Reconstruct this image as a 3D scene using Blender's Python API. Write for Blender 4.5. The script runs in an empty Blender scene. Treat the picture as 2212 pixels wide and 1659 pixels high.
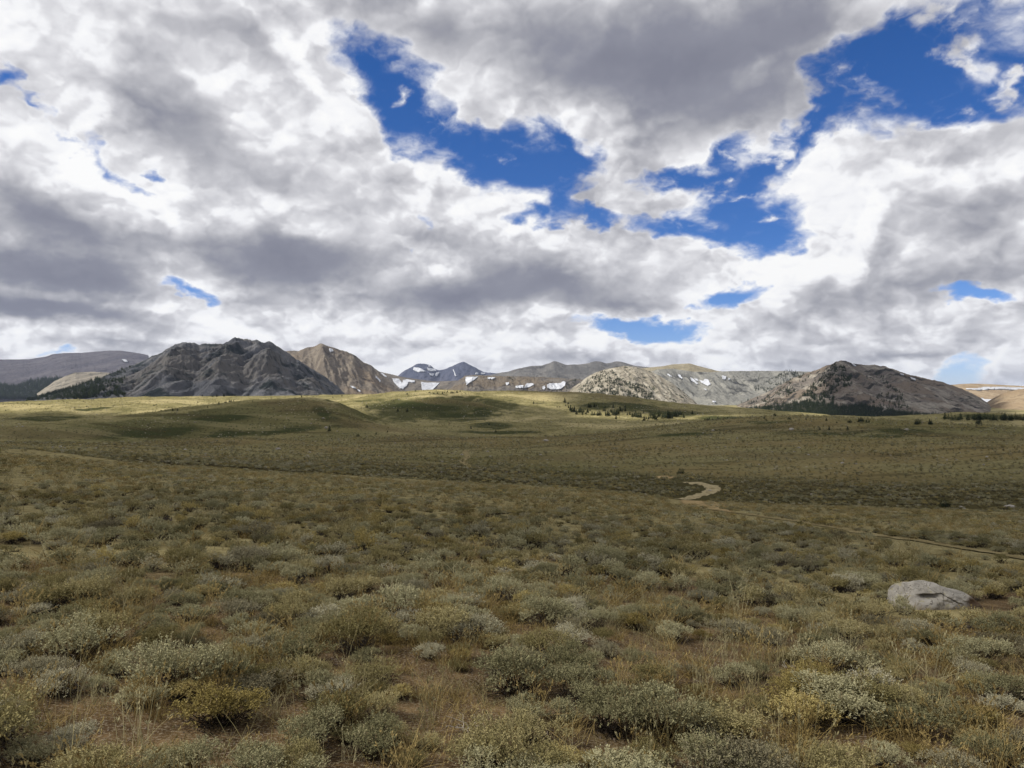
import bpy, bmesh, math, random
import numpy as np
from mathutils import Vector, Matrix
scene = bpy.context.scene
COL = scene.collection
# ---------------------------------------------------------------- camera
EYE_Y = 864.0            # row of eye level in the 2212 x 1659 measuring frame
FOC = 1106.0 / math.tan(math.radians(33.0))
cd = bpy.data.cameras.new('camera'); cam = bpy.data.objects.new('camera', cd); COL.objects.link(cam)
cd.sensor_width = 36.0; cd.lens = 18.0 / math.tan(math.radians(33.0))
cd.clip_start = 0.1; cd.clip_end = 60000.0
PITCH = math.atan((EYE_Y - 829.5) / FOC)
cam.location = (0, 0, 0); cam.rotation_euler = (math.pi / 2 + PITCH, 0, 0)
scene.camera = cam
def ray(px, py):
    """direction (y forward) through a point measured on the photograph"""
    x = (px - 1106.0) / FOC; v = (829.5 - py) / FOC
    y = math.cos(PITCH) - v * math.sin(PITCH); z = math.sin(PITCH) + v * math.cos(PITCH)
    return x, y, z
def azel(px, py):
    x, y, z = ray(px, py)
    return math.atan2(x, y), math.atan2(z, math.hypot(x, y))
# ---------------------------------------------------------------- exposure, sun
scene.view_settings.view_transform = 'Standard'; scene.view_settings.look = 'None'
scene.view_settings.gamma = 1.0; scene.view_settings.exposure = 0.0
SUN_AZ, SUN_EL = math.radians(-98.0), math.radians(42.0)   # azimuth clockwise from +Y
SUN_DIR = Vector((math.sin(SUN_AZ) * math.cos(SUN_EL), math.cos(SUN_AZ) * math.cos(SUN_EL), math.sin(SUN_EL)))
sd = bpy.data.lights.new('sun', 'SUN'); sd.energy = 5.0; sd.angle = math.radians(0.6); sd.color = (1.0, 0.95, 0.86)
so = bpy.data.objects.new('sun', sd); COL.objects.link(so)
so.rotation_euler = (-SUN_DIR).to_track_quat('-Z', 'Y').to_euler()
# ---------------------------------------------------------------- node helper
class NG:
    def __init__(s, tree): s.t = tree; s.n = tree.nodes; s.l = tree.links
    def node(s, typ, **kw):
        n = s.n.new(typ)
        for k, v in kw.items(): setattr(n, k, v)
        return n
    def put(s, sock, v):
        if v is None: return
        if isinstance(v, bpy.types.NodeSocket): s.l.new(v, sock)
        else: sock.default_value = v
    def m(s, op, a, b=None, c=None, clamp=False):
        n = s.node('ShaderNodeMath', operation=op, use_clamp=clamp)
        for i, v in enumerate((a, b, c)): s.put(n.inputs[i], v)
        return n.outputs[0]
    def vm(s, op, a, b=None, sc=None):
        n = s.node('ShaderNodeVectorMath', operation=op)
        s.put(n.inputs[0], a); s.put(n.inputs[1], b)
        if sc is not None: s.put(n.inputs['Scale'], sc)
        return n.outputs[0] if op not in ('LENGTH', 'DOT_PRODUCT') else n.outputs[1]
    def noise(s, vec, scale, detail=4, rough=0.5, dist=0.0, lac=2.0, col=False):
        n = s.node('ShaderNodeTexNoise'); s.put(n.inputs['Vector'], vec)
        for k, v in (('Scale', scale), ('Detail', detail), ('Roughness', rough), ('Distortion', dist), ('Lacunarity', lac)):
            s.put(n.inputs[k], v)
        return n.outputs['Color'] if col else n.outputs['Fac']
    def vor(s, vec, scale, feature='F1', smooth=0.5, out='Distance', detail=0):
        n = s.node('ShaderNodeTexVoronoi', feature=feature); s.put(n.inputs['Vector'], vec); s.put(n.inputs['Scale'], scale)
        if feature == 'SMOOTH_F1': s.put(n.inputs['Smoothness'], smooth)
        s.put(n.inputs['Detail'], detail)
        return n.outputs[out]
    def sstep(s, v, a, b, x=0.0, y=1.0):
        n = s.node('ShaderNodeMapRange', interpolation_type='SMOOTHSTEP')
        for i, q in enumerate((v, a, b, x, y)): s.put(n.inputs[i], q)
        return n.outputs[0]
    def lin(s, v, a, b, x=0.0, y=1.0):
        n = s.node('ShaderNodeMapRange')
        for i, q in enumerate((v, a, b, x, y)): s.put(n.inputs[i], q)
        return n.outputs[0]
    def mix(s, f, a, b, bt='MIX'):
        n = s.node('ShaderNodeMix', data_type='RGBA', blend_type=bt)
        s.put(n.inputs[0], f); s.put(n.inputs[6], a); s.put(n.inputs[7], b)
        return n.outputs[2]
    def ramp(s, f, stops, interp='LINEAR'):
        n = s.node('ShaderNodeValToRGB'); s.put(n.inputs[0], f); cr = n.color_ramp; cr.interpolation = interp
        while len(cr.elements) > 1: cr.elements.remove(cr.elements[-1])
        cr.elements[0].position = stops[0][0]; cr.elements[0].color = (*stops[0][1], 1)
        for p, c in stops[1:]:
            e = cr.elements.new(p); e.color = (*c, 1)
        return n.outputs[0]
    def xyz(s, v):
        n = s.node('ShaderNodeSeparateXYZ'); s.put(n.inputs[0], v); return n.outputs
    def comb(s, x, y, z=0.0):
        n = s.node('ShaderNodeCombineXYZ')
        for i, v in enumerate((x, y, z)): s.put(n.inputs[i], v)
        return n.outputs[0]
# ---------------------------------------------------------------- numeric noise
_rs = np.random.RandomState(7)
_perm = _rs.permutation(4096).astype(np.int32)
_ga = _rs.rand(4096).astype(np.float32) * 2 * np.pi
_gx, _gy = np.cos(_ga), np.sin(_ga)
def perlin(x, y, seed=0):
    x = np.asarray(x, np.float32); y = np.asarray(y, np.float32)
    xi = np.floor(x).astype(np.int32); yi = np.floor(y).astype(np.int32)
    xf = x - xi; yf = y - yi
    u = xf * xf * xf * (xf * (xf * 6 - 15) + 10); v = yf * yf * yf * (yf * (yf * 6 - 15) + 10)
    def gr(ix, iy, fx, fy):
        h = _perm[(_perm[(ix + seed * 131) & 4095] + iy * 7 + seed * 17) & 4095]
        return _gx[h] * fx + _gy[h] * fy
    a = gr(xi, yi, xf, yf); b = gr(xi + 1, yi, xf - 1, yf)
    c = gr(xi, yi + 1, xf, yf - 1); d = gr(xi + 1, yi + 1, xf - 1, yf - 1)
    a = a + u * (b - a); c = c + u * (d - c)
    return (a + v * (c - a)) * 1.45
def fbm(x, y, oct=5, seed=0, gain=0.5, lac=2.03, mode=0):
    s = 0.0; a = 1.0; t = 0.0
    for i in range(oct):
        n = perlin(x, y, seed + i * 3)
        if mode == 1: n = np.abs(n) * 2 - 0.62          # billow: round heaps, sharp creases
        elif mode == 2: n = 1 - 2 * np.abs(n) - 0.4     # ridges
        s = s + a * n; t += a; a *= gain
        x, y = (x * 0.8 + y * 0.6) * lac + 3.1, (y * 0.8 - x * 0.6) * lac + 1.7
    return s / t
def sstep(a, b, v):
    t = np.clip((v - a) / (b - a), 0, 1); return t * t * (3 - 2 * t)
# ---------------------------------------------------------------- the cloud deck as a function of direction
GAPS = [(852,165,82,50,25,1),(905,245,92,44,42,1),(1005,322,80,36,35,1),(1090,348,66,38,10,1),(1180,350,78,44,8,1),(1228,372,40,32,0,1),
 (1205,440,26,30,0,.8),(1160,470,36,20,0,.8),(1275,480,60,13,0,.8),
 (1470,388,85,20,3,1),(1550,375,60,26,0,1),(1600,460,85,52,10,1.1),(1490,505,80,22,12,1),(1640,520,55,26,-10,.9),(1530,420,50,16,10,.8),
 (1645,370,60,30,-40,1),(1740,275,80,26,-45,1),(1590,320,50,20,-30,.8),(1820,205,90,34,-30,1),(1905,175,90,48,-10,1.1),(1990,110,95,66,-15,1.2),(2100,60,130,60,0,1),(2090,205,120,34,5,1),(2200,140,60,60,0,.8),(2010,230,60,22,0,.8),
 (1385,706,90,15,4,1.1),(1340,692,44,8,0,.8),(1590,638,46,15,-8,1),(1500,655,25,8,0,.5),(2120,632,62,14,12,1.1),(2085,808,50,20,-35,1),(2060,828,30,12,0,.8),
 (412,628,38,11,12,.66),(452,642,22,7,0,.5),(290,352,56,14,32,.58),(165,294,56,9,12,.42),(400,353,15,10,30,.55),(6,165,26,24,40,.75),(60,235,40,8,25,.36),
 (112,766,36,5,-5,.6),(905,475,22,16,0,.42),(880,545,8,5,0,.3),(1690,20,0.1,0.1,0,0)]
GREY = [(1500,110,420,120,2,.80),(1250,170,300,60,8,.35),(1590,235,190,55,-8,.45),(950,50,260,60,0,.45),
 (560,370,260,56,22,.42),(300,240,200,34,15,.45),(480,290,150,34,25,.38),(350,90,220,80,20,.16),
 (130,480,220,90,18,.62),(120,590,260,36,6,.80),(90,545,200,40,0,.2),(60,655,270,30,4,.95),(260,745,240,12,0,.42),(180,780,200,14,0,.2),
 (640,575,230,60,4,.85),(560,640,120,12,0,.3),(860,420,130,44,30,.34),(760,500,120,60,20,.3),(1020,640,210,44,0,.68),(1210,610,240,50,6,.62),(1330,655,140,22,0,.6),(1080,560,140,60,20,.25),
 (2080,500,220,70,8,.42),(1960,600,180,40,-4,.42),(2150,560,120,50,0,.2),(1700,690,110,40,0,.2),(2000,640,150,20,0,.25),
 (1960,765,190,14,0,.5),(1250,775,240,12,0,.35),(900,745,180,14,0,.34),(620,690,110,36,15,.3),(1560,760,160,12,0,.3)]
LITE = [(520,705,330,40,0,.40),(1000,725,330,36,0,.36),(1700,735,420,50,0,.36),(60,745,120,40,0,.35),(700,470,120,50,30,.22),(1040,460,140,50,20,.3),(1560,600,120,50,0,.35),(420,560,60,70,0,.25),(950,270,60,60,30,.25),(120,300,120,50,10,.3),(520,220,180,40,25,.2),(590,95,90,36,38,1.0),(640,150,60,18,40,.9),(200,345,90,28,24,.9),(290,400,110,20,34,1.0),(370,470,70,24,45,.8),(250,225,110,18,28,.35),
 (50,40,110,60,0,.7),(140,225,70,22,10,.35),(740,290,120,30,42,.35),(870,260,40,20,40,.35),(1620,155,50,22,0,.8),(1800,130,80,22,0,.6),(1250,320,160,20,5,.4),
 (1150,420,110,30,15,.35),(880,620,80,26,0,.45),(900,560,60,26,0,.45),(1150,505,130,24,10,.4),(1780,340,130,40,-35,.5),(1850,430,90,60,0,.3),(1700,580,120,30,10,.4),
 (1980,260,240,30,8,.35),(1560,700,130,22,-8,.45),(1650,645,80,18,0,.3),(40,745,90,30,10,.6),(480,700,100,26,0,.35),(1420,740,90,12,0,.3),(2150,720,90,20,0,.35),(400,690,60,30,0,.35),(2120,655,90,12,0,.4),(1350,440,90,20,0,.35),(380,620,90,12,0,.3),(330,600,60,10,0,.3)]
WISP = [(868,185,16,14,0,.8),(1700,190,60,34,-50,.9),(1705,255,34,40,20,.9),(1685,312,26,20,0,1.2),(1650,215,30,16,-20,.7),(2165,62,40,22,-20,1.1),(2125,110,26,30,30,.9),(2080,85,36,14,20,.7),(2180,182,50,16,10,1.2),(2060,15,70,30,0,.9),(1980,12,50,26,0,.8),
 (1600,300,22,16,0,.8),(1640,470,26,8,10,.7),(1500,470,24,40,10,.6),(1600,410,50,8,-8,.7),(935,235,26,40,10,.5),(1060,330,30,8,10,.5),(1040,240,30,20,20,.4),(1560,395,20,14,0,.6),(1240,300,20,14,0,.5),(2030,220,60,10,10,.6),(1880,215,60,26,10,.6),(2120,20,60,20,10,.6),(2200,90,20,20,0,.5),(1330,395,60,12,0,.9),(1440,420,70,24,0,1.0)]
def blobfield(az, el, lst, grow, p=4.0):
    acc = np.zeros_like(az)
    for cx, cy, rx, ry, rot, w in lst:
        a0, e0 = azel(cx, cy); k = math.cos(a0); c, s = math.cos(math.radians(rot)), math.sin(math.radians(rot))
        u = (az - a0) * FOC / (k * k); v = -(el - e0) * FOC / k
        near = (np.abs(u) < grow * (rx + ry)) & (np.abs(v) < grow * (rx + ry))
        if not near.any(): continue
        u = u[near]; v = v[near]
        q = np.sqrt(((u * c + v * s) / (rx * grow)) ** 2 + ((-u * s + v * c) / (ry * grow)) ** 2)
        t = np.clip(1 - q, 0, 1)
        acc[near] += (w * t) ** p
    return acc ** (1 / p)
def clouds(az, el):
    """coverage and light of the deck for directions (radians); returns alpha, colour"""
    z = np.maximum(np.sin(el), 0); c = np.cos(el) / (z + 0.45)
    X = (np.sin(az) * c).astype(np.float32) * 4.0; Y = (np.cos(az) * c).astype(np.float32) * 4.0
    w1x = fbm(X * 1.1, Y * 1.1, 4, 11); w1y = fbm(X * 1.1, Y * 1.1, 4, 23)
    w2x = fbm(X * 5, Y * 5, 6, 31, 0.55); w2y = fbm(X * 5, Y * 5, 6, 43, 0.55)
    sc = 0.034 + 0.10 * np.clip(el, 0, .45) / .45
    wx = sc * (w1x * 0.62 + w2x * 0.22); wy = sc * (w1y * 0.44 + w2y * 0.18)
    gap = blobfield(az + wx, el + wy, GAPS, 2.15, 3.0)
    wsp = blobfield(az + wx * 1.2, el + wy * 1.2, WISP, 2.0, 2.0)
    Xw = X + w2x * 0.08 + w1x * .2; Yw = Y + w2y * 0.08
    hi = fbm(Xw * 8, Yw * 8, 7, 61, 0.64)
    med = fbm(Xw * 2.6, Yw * 2.6, 5, 71, 0.55)
    bil = fbm(Xw * 4.0, Yw * 4.0, 5, 91, 0.5, mode=1)
    str_ = fbm(Xw * 14 + Y * 3, Yw * 14, 5, 201, 0.62)
    dens = 0.62 + med * 0.50 + hi * 0.36 - bil * 0.12 - gap * 1.75 + wsp * .62
    dens = np.maximum(dens, -0.85 + wsp * 1.25 + hi * .55 + med * .35 + str_ * .25)
    dens = dens + 0.40 * sstep(0.32, 0.0, gap)                            # solid deck away from the openings
    alpha = sstep(-0.66, 0.52, dens + str_ * 0.20) ** 1.45
    lo_ = fbm(X * 2.1, Y * 2.1, 6, 181, 0.5)
    g_ = blobfield(az + wx * .8, el + wy * .8, GREY, 1.6, 2.0)
    g_ = g_ * .55 + .55 * sstep(0.10, 0.62, g_ + lo_ * .12 + bil * .05) * np.minimum(g_ * 1.3, .9)
    l_ = blobfield(az + wx * .9, el + wy * .9, LITE, 1.6, 2.0)
    # heaped relief, lit from above and a little from the left
    def H(X_, Y_): return fbm(X_ * 1.5, Y_ * 1.5, 4, 101, 0.42, mode=1)
    def H2(X_, Y_): return fbm(X_ * 5.0, Y_ * 5.0, 3, 131, 0.42, mode=1)
    r1 = H(Xw * 0.965 - .06, Yw * 0.965) - H(Xw, Yw)
    r2 = H2(Xw * 0.988 - .02, Yw * 0.988) - H2(Xw, Yw)
    lo = fbm(X * .8, Y * .8, 6, 151, 0.5)
    soft = 1.05 - np.minimum(g_ * 1.2, 0.90)
    thin = sstep(0.95, 0.05, dens)                                        # sunlit fringes
    thick = 0.165 + g_ * 0.84 + lo * 0.20 + r1 * (0.18 * soft + .02) + r2 * 0.07 * soft - l_ * 0.46
    # heaps standing one before the other: bright tops, grey bases
    ch = np.cos(el) / (z + 0.8); Xh = (np.sin(az) * ch).astype(np.float32) * 6.0; Yh = (np.cos(az) * ch).astype(np.float32) * 6.0
    for sc_, sd_, bias, wt in ((.62, 205, .05, .9), (1.05, 211, .02, .85), (1.7, 223, .0, .55), (2.8, 235, .0, .18)):
        def dn(X_, Y_): return fbm(X_, Y_, 3, sd_, .5) * 1.1 - fbm(X_ * 2.3, Y_ * 2.3, 4, sd_ + 40, .38, mode=1) * .40
        X0 = Xh * sc_ + w2x * .028 * sc_; Y0 = Yh * sc_ + w2y * .028 * sc_
        d0 = dn(X0, Y0) + bias
        du = dn(X0 * .975 - .05, Y0 * .975 + .0) + bias                          # the same heap a little higher up
        top = sstep(-.10, .26, d0 - du)
        a_ = sstep(-.02, .16, d0)
        inner = sstep(.0, .55, d0)
        tl = thick + .04 + inner * .13 - top * (.29 - inner * .08) * (1.05 - np.minimum(g_, .75)) + (1 - top) * .06
        thick = thick + a_ * wt * (tl - thick)
    thick = thick - thin * 0.12 + r2 * .02 * soft
    thick = .27 + (thick - .29) * 1.18
    st = np.array([-.2, 0.0, 0.12, 0.30, 0.50, 0.72, 0.95, 1.3]); T = thick
    R = np.interp(T, st, [1.0, .92, .77, .61, .47, .355, .27, .22])
    G = np.interp(T, st, [1.0, .925, .77, .61, .472, .36, .278, .228])
    B = np.interp(T, st, [1.0, .95, .80, .645, .51, .405, .335, .285])
    return alpha, np.stack([R, G, B], -1)
# ---------------------------------------------------------------- sky: blue air and broken cumulus, all by direction
world = bpy.data.worlds.new('World'); scene.world = world; world.use_nodes = True
g = NG(world.node_tree); g.n.clear()
out = g.node('ShaderNodeOutputWorld'); bg = g.node('ShaderNodeBackground'); g.l.new(bg.outputs[0], out.inputs[0])
sky = g.node('ShaderNodeTexSky', sky_type='NISHITA'); sky.sun_disc = False
sky.sun_elevation = SUN_EL; sky.sun_rotation = SUN_AZ; sky.altitude = 3000.0; sky.air_density = 1.0; sky.dust_density = 0.3; sky.ozone_density = 2.0
tc = g.node('ShaderNodeTexCoord'); D = tc.outputs['Generated']
dx, dy, dz = g.xyz(D)
hyp = g.m('SQRT', g.m('ADD', g.m('MULTIPLY', dx, dx), g.m('MULTIPLY', dy, dy)))
az = g.m('ARCTAN2', dx, dy); el = g.m('ARCTAN2', dz, hyp)

def bake_sky(name, w, h, a0, a1, e0, e1):
    """the deck of broken cumulus, computed per direction into a float image (azimuth across, elevation up)"""
    A, E = np.meshgrid(a0 + (np.arange(w) + .5) * (a1 - a0) / w, e0 + (np.arange(h) + .5) * (e1 - e0) / h)
    al, co = clouds(A.astype(np.float32), E.astype(np.float32))
    im = bpy.data.images.new(name, w, h, alpha=True, float_buffer=True)
    im.colorspace_settings.name = 'Non-Color'; im.alpha_mode = 'CHANNEL_PACKED'
    px = np.empty((h, w, 4), np.float32); px[..., :3] = co; px[..., 3] = al
    im.pixels.foreach_set(px.ravel()); im.update(); im.pack()
    u = g.lin(az, a0, a1); v = g.lin(el, e0, e1)
    n = g.node('ShaderNodeTexImage', image=im, extension='EXTEND', interpolation='Cubic'); g.put(n.inputs[0], g.comb(u, v, 0.0))
    return n
FRONT = (-math.radians(44), math.radians(44), -math.radians(3), math.radians(40))
tf = bake_sky('cloud_deck_front', 2400, 1180, *FRONT)
ta = bake_sky('cloud_deck_around', 720, 190, -math.pi, math.pi, -math.radians(5), math.pi / 2)
infront = g.m('MULTIPLY', g.m('LESS_THAN', g.m('ABSOLUTE', az), math.radians(43.8)), g.m('LESS_THAN', el, math.radians(39.8)))
ccol = g.mix(infront, ta.outputs['Color'], tf.outputs['Color'])
alpha = g.m('ADD', g.m('MULTIPLY', infront, tf.outputs['Alpha']), g.m('MULTIPLY', g.m('SUBTRACT', 1.0, infront), ta.outputs['Alpha']))
blue = g.mix(1.0, sky.outputs[0], (0.10, 0.098, 0.118, 1), 'MULTIPLY')
hs = g.node('ShaderNodeHueSaturation'); hs.inputs['Saturation'].default_value = 1.25; hs.inputs['Value'].default_value = 1.0; g.put(hs.inputs['Color'], blue)
col = g.mix(alpha, hs.outputs[0], ccol)
col = g.mix(g.sstep(dz, -0.03, -0.10), col, (0.10, 0.09, 0.07, 1))
g.put(bg.inputs[0], col); bg.inputs[1].default_value = 1.0
world.cycles.sampling_method = 'MANUAL'; world.cycles.sample_map_resolution = 512
# ---------------------------------------------------------------- tagging and mesh helpers
def tag(o, label=None, cat=None, group=None, kind=None):
    if label: o['label'] = label
    if cat: o['category'] = cat
    if group: o['group'] = group
    if kind: o['kind'] = kind
    return o
def mesh_np(name, V, F=None, Q=None, smooth=False, mat=None, parent=None, link=True, mi=None, mats=None):
    """mesh object from numpy arrays: F triangles, Q quads"""
    me = bpy.data.meshes.new(name); V = np.asarray(V, np.float32)
    me.vertices.add(len(V)); me.vertices.foreach_set('co', V.ravel())
    nt = 0 if F is None else len(F); nq = 0 if Q is None else len(Q)
    idx = np.concatenate([np.asarray(a, np.int32).ravel() for a in (F, Q) if a is not None and len(a)])
    me.loops.add(len(idx)); me.loops.foreach_set('vertex_index', idx)
    me.polygons.add(nt + nq)
    st = np.concatenate([np.arange(nt) * 3, nt * 3 + np.arange(nq) * 4]).astype(np.int32)
    me.polygons.foreach_set('loop_start', st)
    if smooth: me.polygons.foreach_set('use_smooth', np.ones(nt + nq, bool))
    for m in (mats or ([mat] if mat else [])): me.materials.append(m)
    if mi is not None: me.polygons.foreach_set('material_index', np.asarray(mi, np.int32))
    me.update(calc_edges=True); me.validate()
    o = bpy.data.objects.new(name, me)
    if link: COL.objects.link(o)
    if parent: o.parent = parent
    return o
def grid_quads(nr, nc, close=False):
    i = np.arange(nr - 1)[:, None] * nc; j = np.arange(nc - 1)[None]
    a = (i + j).ravel(); Q = np.stack([a, a + 1, a + nc + 1, a + nc], -1)
    return Q
def mat_new(name, rough=0.9):
    m = bpy.data.materials.new(name); m.use_nodes = True; g = NG(m.node_tree)
    b = g.n['Principled BSDF']; b.inputs['Roughness'].default_value = rough; b.inputs['Specular IOR Level'].default_value = 0.0
    return m, g, b
# ---------------------------------------------------------------- the lie of the land
def zrow(row, r, az):
    """height that puts a point at distance r (m) on the given row of the measuring frame"""
    return r * np.cos(az) * (EYE_Y - row) / FOC
PX = [0, 300, 600, 900, 1100, 1300, 1480, 1700, 1900, 2212]
KN = [(120, [983, 1001, 1018, 1035, 1047, 1063, 1082, 1093, 1098, 1108]),
      (235, [981, 999, 1016, 1033, 1045, 1061, 1079, 1090, 1096, 1106]),
      (330, [974, 985, 998, 1006, 1016, 1030, 1040, 1043, 1048, 1056]),
      (480, [966, 967, 970, 973, 976, 970, 962, 958, 958, 962]),
      (620, [950, 950, 946, 941, 945, 942, 933, 926, 928, 938]),
      (800, [912, 918, 914, 905, 900, 903, 903, 905, 915, 915]),
      (1100, [868, 857, 856, 850, 843, 851, 871, 889, 905, 903])]
def pchip(xk, Z, x):
    """Z: (k, n) knot heights per column; x: (n,) distance per column"""
    xk = np.asarray(xk, float); h = np.diff(xk)[:, None]; d = np.diff(Z, axis=0) / h
    m = np.zeros_like(Z); m[0] = d[0]; m[-1] = d[-1]
    s = (d[:-1] * d[1:]) > 0
    w = 2 * d[:-1] * d[1:] / np.where(s, d[:-1] + d[1:], 1)
    m[1:-1] = np.where(s, w, 0)
    k = np.clip(np.searchsorted(xk, x, side='right') - 1, 0, len(xk) - 2); n = np.arange(len(x))
    hk = h[k, 0]; t = (x - xk[k]) / hk
    a, b = Z[k, n], Z[k + 1, n]; p, q = m[k, n] * hk, m[k + 1, n] * hk
    return (2*t**3 - 3*t**2 + 1) * a + (t**3 - 2*t**2 + t) * p + (-2*t**3 + 3*t**2) * b + (t**3 - t**2) * q
EYE_H = 2.15
def gz(x, y):
    """ground height under (x, y) metres; the eye is at the origin"""
    x = np.asarray(x, float); y = np.asarray(y, float); shp = x.shape; x = x.ravel(); y = y.ravel()
    r = np.hypot(x, y) + 1e-6; az = np.arctan2(x, y)
    azc = np.clip(az, -0.80, 0.80); ca = np.cos(azc)
    px = 1106 + FOC * np.tan(np.clip(az, -0.72, 0.72))
    px = np.clip(px, -400, 2600)
    rows = [np.interp(px, PX, k[1]) + np.where(px > 2212, (px - 2212) * .01, 0) for k in KN]
    # soften the kinks of the measured lines
    Z = [np.full_like(r, -EYE_H)] + [rr_ * ca * (EYE_Y - row) / FOC for (rr_, _), row in zip(KN, rows)]
    z120 = Z[1]
    Z.insert(2, z120 - 4.5 - 1.5 * np.sin(azc * 5)); 
    zc = Z[-1]
    Z += [zc - 9, np.minimum(zc - 22, -14), np.full_like(r, -20), np.full_like(r, -60)]
    RK = [0, 120, 152, 235, 330, 480, 620, 800, 1100, 1240, 1500, 3000, 30000]
    z = pchip(RK, np.array(Z), np.minimum(r, 30000))
    def bump(px0, r0, sl, sr, sf, sb, A, p=1.0):
        a0 = math.atan((px0 - 1106) / FOC); cx, cy = math.sin(a0) * r0, math.cos(a0) * r0
        u = (x * math.cos(a0) - y * math.sin(a0)); v = (x * math.sin(a0) + y * math.cos(a0)) - r0
        q = (u / np.where(u < 0, sl, sr)) ** 2 + (v / np.where(v < 0, sf, sb)) ** 2
        return A * np.exp(-q ** p)
    far = sstep(150, 500, r) 
    z = z + bump(640, 740, 150, 62, 75, 110, 24.5, 1.1) + bump(745, 700, 40, 45, 60, 60, 6.5)
    z = z + bump(925, 890, 105, 85, 70, 90, 18.5, 1.5)
    z = z + bump(1680, 600, 120, 150, 60, 90, 10.5, 1.0) + bump(2110, 800, 60, 120, 70, 80, 9.5) + bump(1840, 760, 60, 70, 40, 50, 5.0)
    z = z + bump(470, 560, 40, 45, 25, 30, 4.0) + bump(150, 700, 90, 130, 25, 40, 4.5) - bump(330, 640, 130, 110, 30, 25, 6.0) - bump(150, 800, 60, 60, 40, 30, 4.0)
    z = z + bump(330, 900, 120, 60, 40, 60, 5.0) - bump(840, 760, 30, 60, 60, 60, 6.0)
    z = z + bump(1380, 520, 90, 60, 35, 40, 1.8) + bump(1100, 560, 90, 60, 25, 30, 2.0) - bump(1250, 640, 120, 90, 30, 30, 3.5)
    z = z + bump(1500, 980, 90, 90, 40, 50, -5.0) + bump(1330, 1010, 70, 60, 40, 40, 2.5)
    # swells and gullies that grow with distance, small humps close by
    mid = sstep(250, 600, r) * sstep(1250, 1050, r); hill = sstep(480, 800, r)
    z = z + mid * (3.2 * fbm(x / 210, y / 150, 4, 301) + 2.0 * hill * fbm(x / 60, y / 60, 4, 311, mode=1))
    z = z + sstep(200, 260, r) * sstep(700, 420, r) * 1.5 * fbm(x / 80, y / 24, 4, 317, mode=2)
    z = z + sstep(8, 40, r) * sstep(150, 100, r) * 0.30 * fbm(x / 24, y / 24, 3, 321) + sstep(400, 100, r) * 0.05 * fbm(x / 2.2, y / 2.2, 4, 331)
    z = z + bump(60, 112, 7, 9, 6, 5, 0.9)
    return z.reshape(shp)
def on_ground(px, py, rmin=3.0, rmax=1300.0):
    """where the line of sight through a measured point meets the ground"""
    px = np.atleast_1d(np.asarray(px, float)); py = np.atleast_1d(np.asarray(py, float))
    x = (px - 1106.0) / FOC; v = (829.5 - py) / FOC
    y = math.cos(PITCH) - v * math.sin(PITCH); z = math.sin(PITCH) + v * math.cos(PITCH)
    h = np.hypot(x, y); t = np.geomspace(rmin, rmax, 900)
    X = (x / h)[:, None] * t; Y = (y / h)[:, None] * t; Zr = (z / h)[:, None] * t
    d = gz(X, Y) - Zr; hit = d >= 0
    k = np.where(hit.any(1), hit.argmax(1), len(t) - 1); k = np.maximum(k, 1); n = np.arange(len(px))
    d0, d1 = d[n, k - 1], d[n, k]; f = np.clip(d0 / (d0 - d1 - 1e-9), 0, 1)
    rr = t[k - 1] + f * (t[k] - t[k - 1])
    X = x / h * rr; Y = y / h * rr
    return X, Y, gz(X, Y)
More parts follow.
